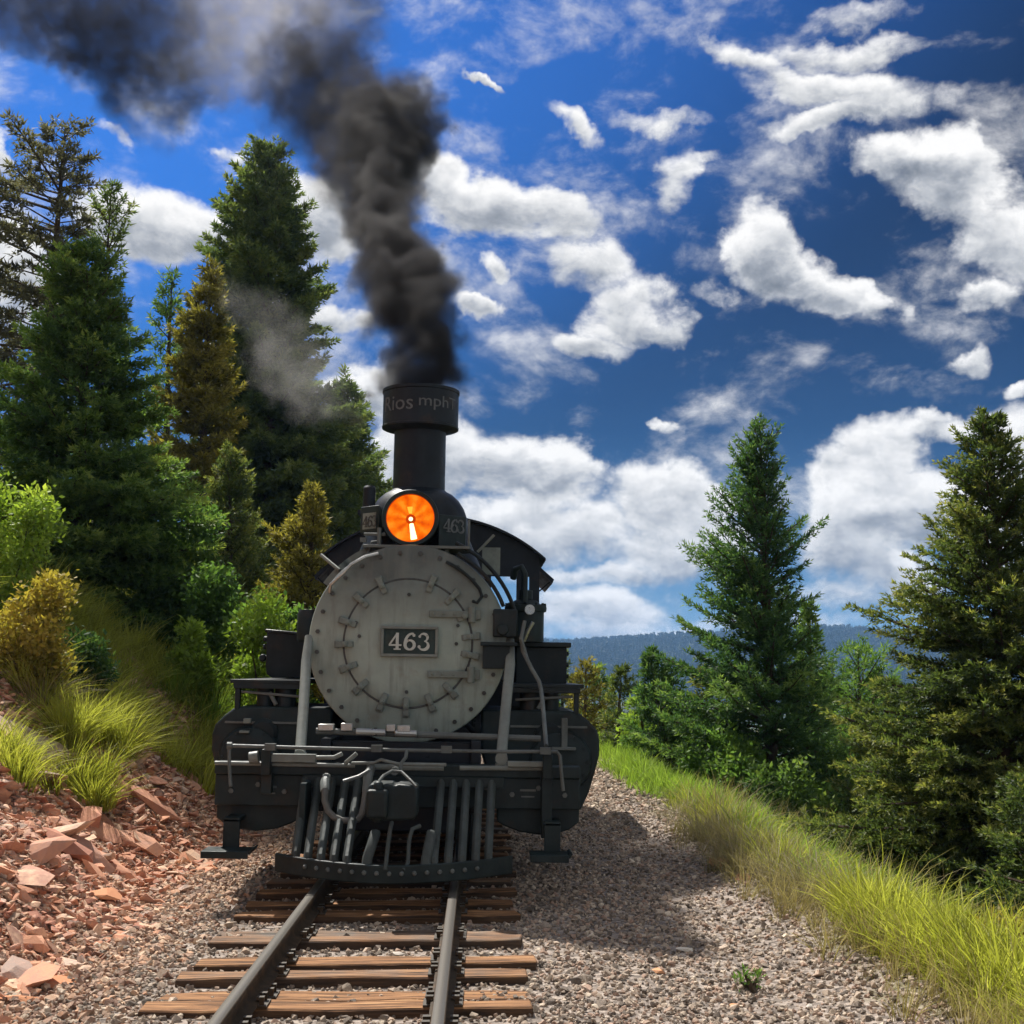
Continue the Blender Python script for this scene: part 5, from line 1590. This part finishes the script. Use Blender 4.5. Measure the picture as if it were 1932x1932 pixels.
# ------------------------------------------------------------------ stones
def rock_mesh(name, seed, flat=0.45, n=13, elong=1.0, material=None):
    r = np.random.default_rng(seed)
    bm = bmesh.new()
    q = unit(r.normal(size=(n, 3))) * r.uniform(0.75, 1.0, (n, 1)) * np.array([elong, 1.0, flat])
    for c in q: bm.verts.new(c)
    res = bmesh.ops.convex_hull(bm, input=bm.verts)
    bmesh.ops.delete(bm, geom=[e for e in res['geom_interior'] if isinstance(e, bmesh.types.BMVert)], context='VERTS')
    me = D.meshes.new(name)
    bm.to_mesh(me); bm.free()
    co = np.zeros(len(me.vertices) * 3, np.float32); me.vertices.foreach_get('co', co)
    co *= 0.5
    me.vertices.foreach_set('co', co)
    me.update()
    if material: me.materials.append(material)
    return me
GR = source('ballast_stones', [rock_mesh('ballast_stone', 200 + k, 0.75, 11) for k in range(7)], M['gravel'])
GRL = source('reddish_ballast_stones', [rock_mesh('ballast_stone', 220 + k, 0.65, 11, 1.2) for k in range(7)], M['gravelL'])
RUB = source('rubble_stones', [rock_mesh('rubble_stone', 240 + k, 0.42, 12, 1.35) for k in range(8)], M['sand'])
def toss(n): return np.stack([rng.normal(0, 0.5, n), rng.normal(0, 0.5, n), rng.uniform(0, 6.28, n)], -1)
def off_tie(x, y):
    """keep ballast off the tie tops mostly"""
    near = np.min(np.abs(y[:, None] - np.array(TIE_Y)[None, :]), 1)
    on = (near < 0.085) & (np.abs(x + 0.02) < 0.98)
    return np.where(on, np.where(y > 6.9, 0.42, 0.16), 1.0)
def track_gap(x, y): return ((np.abs(np.abs(x) - 0.49) > 0.07)).astype(float)
x = rng.uniform(-2.3, 3.7, 105000); y = 4.5 + 26.0 * rng.random(105000) ** 2.1
k = rng.random(len(x)) < off_tie(x, y) * track_gap(x, y) * (1 - sstep(0.0, 0.35, x - edge_r(y))) * (1 - sstep(-1.25, -2.1, x + 0.6 * (fbm(x, y, 60) - 0.5))) * (1 - 0.25 * (np.abs(x) < 0.9))
x, y = x[k], y[k]
n = len(x)
z = height(x, y) + rng.uniform(-0.006, 0.012, n)
s = np.clip(rng.lognormal(math.log(0.031), 0.40, n), 0.014, 0.10) * (1 + 0.9 * sstep(13, 20, y))
g = scatter('ballast', np.stack([x, y, z], -1), toss(n), s, GR)
tag(g, 'grey-brown crushed stone ballast round and right of the track', 'gravel')

x = rng.uniform(-3.2, -0.9, 26000); y = 4.5 + 11.0 * rng.random(26000) ** 1.3
k = rng.random(len(x)) < off_tie(x, y) * sstep(-0.95, -1.5, x) * (0.35 + 0.65 * sstep(4.5, 9, y))
x, y = x[k], y[k]
n = len(x)
g = scatter('bank_ballast', np.stack([x, y, height(x, y) + rng.uniform(-0.004, 0.014, n)], -1), toss(n), np.clip(rng.lognormal(math.log(0.040), 0.36, n), 0.018, 0.11), GRL)
tag(g, 'reddish crushed stone between the ties and the rock slope', 'gravel')
def bank_p(x, y): return sstep(-1.45, -2.1, x + 0.7 * (fbm(x, y, 61) - 0.5)) * (1 - 0.8 * sstep(-5.0, -7.0, x)) * (1 - 0.7 * sstep(15, 20, y))
x = rng.uniform(-7.5, -1.2, 40000); y = 4.3 + 15.5 * rng.random(40000) ** 1.2
k = rng.random(len(x)) < bank_p(x, y)
x, y = x[k], y[k]
n = len(x)
def bank_tilt(n): return np.stack([rng.normal(0.10, 0.35, n), rng.normal(0.35, 0.38, n), rng.uniform(-0.5, 3.6, n)], -1)
g = scatter('rock_rubble', np.stack([x, y, height(x, y) + 0.01], -1), bank_tilt(n), np.clip(rng.lognormal(math.log(0.075), 0.42, n), 0.03, 0.20), RUB)
tag(g, 'small red sandstone rubble filling the left rock slope', 'rubble')
# the stones one can pick apart
SLAB = [rock_mesh('sandstone_fragment', 300 + k, 0.36, 17, 1.45, M['sand']) for k in range(14)]
x = rng.uniform(-6.2, -1.35, 4000); y = 4.6 + 12.4 * rng.random(4000) ** 1.1
k = rng.random(4000) < bank_p(x, y) * 0.6
x, y = x[k][:285], y[k][:285]
z = height(x, y)
for i in range(len(x)):
    s = float(np.clip(rng.lognormal(math.log(0.225), 0.40), 0.11, 0.46))
    o = D.objects.new('sandstone_fragment', SLAB[i % 14])
    COL.objects.link(o)
    o.location = (x[i], y[i], z[i] + 0.10 * s)
    o.scale = (s, s * rng.uniform(0.7, 1.1), s * rng.uniform(0.7, 1.2))
    o.rotation_euler = (rng.normal(0.10, 0.3), rng.normal(0.42, 0.32), rng.uniform(-0.6, 0.9) + (math.pi if rng.random() < 0.5 else 0))
    if rng.random() < 0.5: o.rotation_euler = (o.rotation_euler[0], -o.rotation_euler[1], o.rotation_euler[2]) if abs(o.rotation_euler[2]) > 2 else o.rotation_euler
    tag(o, 'broken reddish sandstone fragment lying in the rock slope left of the track', 'rock', 'broken sandstone fragments on the left slope')
def named_rock(name, px, py, Y, size, mk, label, seed, flat=0.45, elong=1.3, rot=(0, 0, 0), lift=0.3, cat='rock'):
    Y = 4.5
    p = cam_at(px, py, Y)
    for _ in range(220):
        if gz(p[0], p[1]) >= p[2]: break
        Y += 0.06
        p = cam_at(px, py, Y)
    o = D.objects.new(name, rock_mesh(name, seed, flat, 14, elong, M[mk]))
    COL.objects.link(o)
    o.location = (p[0], Y, gz(p[0], Y) + lift * flat * size * 0.5)
    o.scale = (size, size, size)
    o.rotation_euler = rot
    return tag(o, label, cat)
named_rock('sandstone_slab', 55, 1412, 7.5, 0.85, 'sand', 'long tan sandstone ledge on the bank above the left edge grass clump', 401, 0.30, 1.5, (0.1, 0.55, 0.2), 0.2)
named_rock('sandstone_slab', 165, 1560, 7.0, 0.42, 'sand', 'reddish brown upright slab in the rock slope below the lowest grass clump', 402, 0.5, 1.2, (0.2, -0.5, 0.4), 0.5)
named_rock('sandstone_slab', 280, 1520, 8.0, 0.48, 'sand', 'long dark red slab tilted down the rock slope right of the lowest grass clump', 403, 0.28, 1.7, (0.1, 0.6, 0.1), 0.4)
named_rock('sandstone_slab', 175, 1690, 6.0, 0.36, 'orange', 'pale orange slab at the toe of the rock slope where the gravel begins', 404, 0.3, 1.3, (0.1, 0.25, 0.3), 0.4)
named_rock('sandstone_slab', 95, 1862, 4.8, 0.30, 'orange', 'orange slab lying in the gravel in the lower left corner', 405, 0.28, 1.4, (0.05, 0.1, 0.5), 0.3)
named_rock('sandstone_slab', 22, 1888, 4.8, 0.26, 'orange', 'pale orange slab cut by the left edge in the lower left corner', 406, 0.25, 1.3, (0.05, 0.1, 0.2), 0.3)
named_rock('sandstone_block', 60, 1798, 5.0, 0.22, 'sand', 'pinkish brown block in the gravel above the lower left slabs', 407, 0.6, 1.1, (0.2, 0.1, 0.9), 0.5)
named_rock('boulder', 1362, 1640, 8.0, 0.26, 'orange', 'tan stone at the gravel edge in front of the dry brush', 408, 0.5, 1.3, (0.1, 0.1, 0.2), 0.5)
named_rock('boulder', 1400, 1662, 8.0, 0.20, 'sand', 'dark reddish stone just behind the tan one at the gravel edge', 409, 0.5, 1.2, (0.1, 0.1, 1.2), 0.4)
named_rock('pale_stone', 1292, 1797, 6.0, 0.10, 'pale', 'flat whitish stone lying on the gravel right of the rails', 410, 0.4, 1.5, (0, 0.05, 0.1), 0.6)
named_rock('pale_stone', 1528, 1906, 5.4, 0.06, 'pale', 'small white stone in the gravel near the tall grass at the bottom', 411, 0.7, 1.1, (0, 0.2, 0.4), 0.6)
named_rock('orange_stone', 1245, 1838, 5.6, 0.085, 'orange', 'orange stone on the gravel just below the flat whitish one', 412, 0.5, 1.4, (0, 0.1, 0.3), 0.6)
named_rock('orange_stone', 1385, 1905, 5.2, 0.06, 'orange', 'small reddish orange stone at the bottom of the gravel', 413, 0.5, 1.3, (0, 0.1, 1.3), 0.6)
named_rock('orange_stone', 818, 1925, 5.0, 0.06, 'orange', 'orange stone lying between the rails close to the right rail at the bottom', 414, 0.6, 1.3, (0, 0.1, 0.7), 0.6)
named_rock('orange_stone', 400, 1642, 7.5, 0.10, 'orange', 'rusty orange stone on the pale gravel left of the pilot', 415, 0.6, 1.2, (0, 0.3, 0.2), 0.5)
named_rock('pale_stone', 752, 1812, 6.0, 0.07, 'pale', 'whitish stone resting on the tie between the rails', 416, 0.5, 1.3, (0, 0.1, 0.2), 1.6)

# ------------------------------------------------------------------ far wooded ridge: one mass of trees
def far_tree(seed):
    r = np.random.default_rng(seed)
    n = 130
    t = r.random(n) ** 0.8
    a = r.uniform(0, 6.283, n)
    rad = (1 - t) * 0.24 * r.uniform(0.3, 1.0, n) + 0.01
    b = np.stack([np.cos(a) * rad, np.sin(a) * rad, 0.06 + 0.92 * t], -1)
    d = unit(np.stack([np.cos(a), np.sin(a), r.normal(0.0, 0.5, n)], -1))
    v, f, tt = slivers(b, d, np.full(n, 0.16), np.full(n, 0.10), 0.3 + 0.12 * r.normal(size=n), r)
    return crown_mesh('far_tree', v, f, tt, M['farwood'])
FT = source('far_trees', [far_tree(k) for k in range(5)], M['farwood'])
n = 42000
y = rng.uniform(1000, 3900, n); x = (rng.random(n) * 1.0 - 0.12) * y * 0.52
k = rng.random(n) < (0.35 + 0.9 * fbm(x * 0.008, y * 0.008, 70)) * np.where(y < 2100, 1.0, 0.6)
x, y = x[k], y[k]
n = len(x)
z = height(x, y)
k = z > -26
x, y, z = x[k], y[k], z[k]
n = len(x)
g = scatter('far_forest', np.stack([x, y, z - 0.3], -1), np.stack([np.zeros(n), np.zeros(n), rng.uniform(0, 6.28, n)], -1), rng.uniform(7, 14, n), FT)
tag(g, 'blue-green forest covering the distant ridge', 'forest')
print('tree triangles', NTRI)

# ------------------------------------------------------------------ smoke, steam and air
def puff_object(name, blobs, lo, hi, vox, warp, wscale, erode, escale, material, label, cat, core_min=0.1):
    g = D.node_groups.new(name, 'GeometryNodeTree')
    g.interface.new_socket('Geometry', in_out='OUTPUT', socket_type='NodeSocketGeometry')
    t = NT(g)
    pos = t.n('GeometryNodeInputPosition')
    w1 = t.v('SUBTRACT', t.noise(pos, wscale, 3.0, 0.55, col=True), (0.5, 0.5, 0.5))
    w2 = t.v('SUBTRACT', t.noise(pos, wscale * 2.7, 2.0, 0.5, col=True), (0.5, 0.5, 0.5))
    q = t.v('ADD', t.v('ADD', pos, t.v('SCALE', w1, s=warp)), t.v('SCALE', w2, s=warp * 0.60))
    core = wsum = thin = None
    for (c, r, w) in blobs:
        d = t.v('DISTANCE', q, tuple(c))
        k = t.mapr(d, r * 0.15, r * 1.22, 1.0, 0.0, 'SMOOTHSTEP')
        kw = t.m('MULTIPLY', k, w)
        if w >= core_min:
            core = k if core is None else t.m('ADD', core, k)
            wsum = kw if wsum is None else t.m('ADD', wsum, kw)
        else:
            thin = kw if thin is None else t.m('ADD', thin, kw)
    nz = t.noise(q, escale, 7.0, 0.62)
    thin = t.m('MULTIPLY', thin, t.mapr(nz, 0.36, 0.66, 0.05, 1.6))
    edge = t.m('MULTIPLY_ADD', t.m('SUBTRACT', nz, 0.5), erode, t.m('MINIMUM', core, 1.15))
    body = t.mapr(edge, 0.22, 1.0, 0.0, 1.0, 'SMOOTHSTEP')
    avg = t.m('DIVIDE', wsum, t.m('ADD', core, 0.02))
    den = t.m('MULTIPLY', t.m('MULTIPLY', body, avg), t.mapr(nz, 0.38, 0.64, 0.45, 1.35))
    den = t.m('ADD', den, thin)
    res = [max(8, int((b - a) / vox)) for a, b in zip(lo, hi)]
    vc = t.n('GeometryNodeVolumeCube', None, {'Density': den, 'Background': 0.0, 'Min': lo, 'Max': hi, 'Resolution X': res[0], 'Resolution Y': res[1], 'Resolution Z': res[2]})
    sm = t.n('GeometryNodeSetMaterial', None, {'Geometry': vc, 'Material': material})
    go = g.nodes.new('NodeGroupOutput')
    g.links.new(sm, go.inputs[0])
    me = D.meshes.new(name)
    me.from_pydata([lo, hi], [], [])
    me.materials.append(material)
    o = D.objects.new(name, me)
    COL.objects.link(o)
    md = o.modifiers.new('volume', 'NODES')
    md.node_group = g
    return tag(o, label, cat, None, 'stuff')
def smoke_mat(name, colfn, scale):
    m, t = mat(name)
    den = t.n('ShaderNodeAttribute', {'attribute_name': 'density'}, None, None).outputs['Fac']
    pv = t.n('ShaderNodeVolumePrincipled', None, {'Color': colfn(t), 'Density': t.m('MULTIPLY', den, scale), 'Anisotropy': 0.25})
    o = t.t.nodes.new('ShaderNodeOutputMaterial')
    t.t.links.new(pv, o.inputs['Volume'])
    return m
def smoke_col(t):
    p = oco(t)
    n = t.noise(p, 0.9, 3.0, 0.6)
    s = t.n('ShaderNodeSeparateXYZ', None, {0: p}, None)
    lit_patch = t.mapr(t.v('DISTANCE', p, tuple(LIT_CENTRE)), 0.5, 2.6, 1.0, 0.0, 'SMOOTHSTEP')  # paler smoke colour painted in for the lit part of the plume
    f = t.m('MULTIPLY_ADD', lit_patch, 0.55, t.m('MULTIPLY', n, 0.5))
    return t.ramp(f, [(0.25, (0.07, 0.068, 0.07)), (0.45, (0.19, 0.185, 0.18)), (0.62, (0.52, 0.49, 0.46)), (0.85, (0.88, 0.84, 0.78))])
SM = [  # px, py, distance, radius px, density
    (796, 745, 11.50, 70, 1.2), (796, 725, 11.50, 70, 1.2), (797, 705, 11.55, 74, 1.0), (799, 665, 11.65, 78, .95), (802, 620, 11.85, 80, .85), (796, 575, 12.2, 88, .95), (776, 535, 12.7, 90, 1.05),
    (752, 495, 13.3, 86, 1.1), (736, 455, 14.0, 80, 1.0), (722, 415, 14.8, 86, .95), (712, 370, 15.7, 92, .9), (712, 325, 16.6, 102, .9), (690, 285, 17.4, 122, .9), (745, 262, 17.6, 90, 1.1),
    (775, 230, 18.0, 80, 1.1), (700, 215, 18.6, 125, .9), (640, 255, 18.8, 100, .6), (590, 210, 19.6, 125, .7), (610, 140, 20.4, 135, .8), (540, 150, 21.0, 125, .5),
    (660, 60, 21.6, 105, .55), (590, 40, 22.0, 140, .55), (500, 60, 22.6, 140, .45), (420, 90, 23.0, 140, .45), (340, 110, 23.4, 130, .6), (270, 150, 23.6, 115, .8), (240, 90, 23.8, 130, .75),
    (300, 30, 24.0, 140, .65), (190, 40, 24.2, 130, .85), (100, 20, 24.4, 120, .85), (10, 5, 24.6, 120, .75), (-90, -20, 24.8, 140, .6), (420, -20, 23.4, 160, .5), (560, -60, 23.0, 160, .5), (700, -40, 22.4, 115, .4),
    (290, 215, 23.6, 85, .30), (380, 200, 23.4, 100, .10), (130, 130, 24.2, 120, .08), (640, 400, 15.2, 75, .12), (650, 470, 13.9, 80, .12), (680, 560, 12.6, 80, .14), (700, 640, 12.0, 62, .12),
    (640, 340, 16.6, 82, .25), (560, 290, 18.6, 88, .15), (-150, -60, 25.0, 170, .5), (240, -60, 24.0, 170, .5), (80, -70, 24.4, 160, .6), (760, 410, 14.8, 60, .06), (610, 440, 14.6, 70, .05),
]
_d = []
for i_, e_ in enumerate(SM):
    _d.append(e_)
    if i_ < 15: _d.append(tuple((p_ + q_) / 2 for p_, q_ in zip(e_, SM[i_ + 1])))
SM = [(a, b, y_, r_, w_) for i_, (a, b, y_, r_, w_) in enumerate(_d)]
LIT_CENTRE = cam_at(490, 50, 22.6)
blobs = [(cam_at(a, b, y_), 1.12 * r_ * y_ / 2400.0, w_ * (1.1 if a < 480 else 1.0) * 12.0 / y_) for a, b, y_, r_, w_ in SM]
cs = np.array([b_[0] for b_ in blobs]); rs_ = np.array([b_[1] for b_ in blobs])
lo = tuple((cs - rs_[:, None] * 1.3).min(0) - 0.15); hi = tuple((cs + rs_[:, None] * 1.3).max(0) + 0.15)
lo = (lo[0], lo[1], 4.03)
puff_object('smoke', blobs, lo, hi, 0.06, 0.95, 1.35, 1.9, 2.3, smoke_mat('coal_smoke', smoke_col, 7.0), 'black and grey coal smoke rolling up and left from the smokestack', 'smoke', 0.13)
ST = [(640, 775, 13.2, 42, .5), (600, 738, 13.3, 58, .8), (560, 700, 13.4, 62, .9), (545, 640, 13.5, 66, .8), (505, 610, 13.6, 60, .7), (460, 590, 13.7, 48, .5), (430, 545, 13.8, 40, .35), (405, 510, 13.9, 30, .25), (570, 770, 13.3, 38, .5), (590, 640, 13.5, 40, .35), (670, 790, 13.1, 30, .3), (520, 690, 13.4, 45, .3),
      (500, 330, 14.0, 70, .10), (520, 400, 14.0, 60, .08)]
blobs = [(cam_at(a, b, y_), 1.3 * r_ * y_ / 2400.0, w_) for a, b, y_, r_, w_ in ST]
cs = np.array([b_[0] for b_ in blobs]); rs_ = np.array([b_[1] for b_ in blobs])
lo = tuple((cs - rs_[:, None] * 1.4).min(0) - 0.1); hi = tuple((cs + rs_[:, None] * 1.4).max(0) + 0.1)
puff_object('steam', blobs, lo, hi, 0.04, 0.75, 1.5, 1.5, 2.4, smoke_mat('grey_steam', lambda t: (0.72, 0.71, 0.69, 1), 0.5), 'thin pale grey steam drifting in front of the tallest dark conifer', 'steam')

# air between here and the ridge
m_, t_ = mat('haze_air')
pv = t_.n('ShaderNodeVolumePrincipled', None, {'Color': (0.30, 0.56, 1.0, 1), 'Density': 0.00022, 'Anisotropy': 0.0})
o_ = t_.t.nodes.new('ShaderNodeOutputMaterial')
t_.t.links.new(pv, o_.inputs['Volume'])
m_.cycles.homogeneous_volume = True
hb = MB()
hb.box(-3100, 3100, -300, 4100, float(ZZ.min()) - 1.0, max(float(ZZ.max()) + 14.5, 20.0))
haze = hb.build('haze', m_)
haze['kind'] = 'stuff'
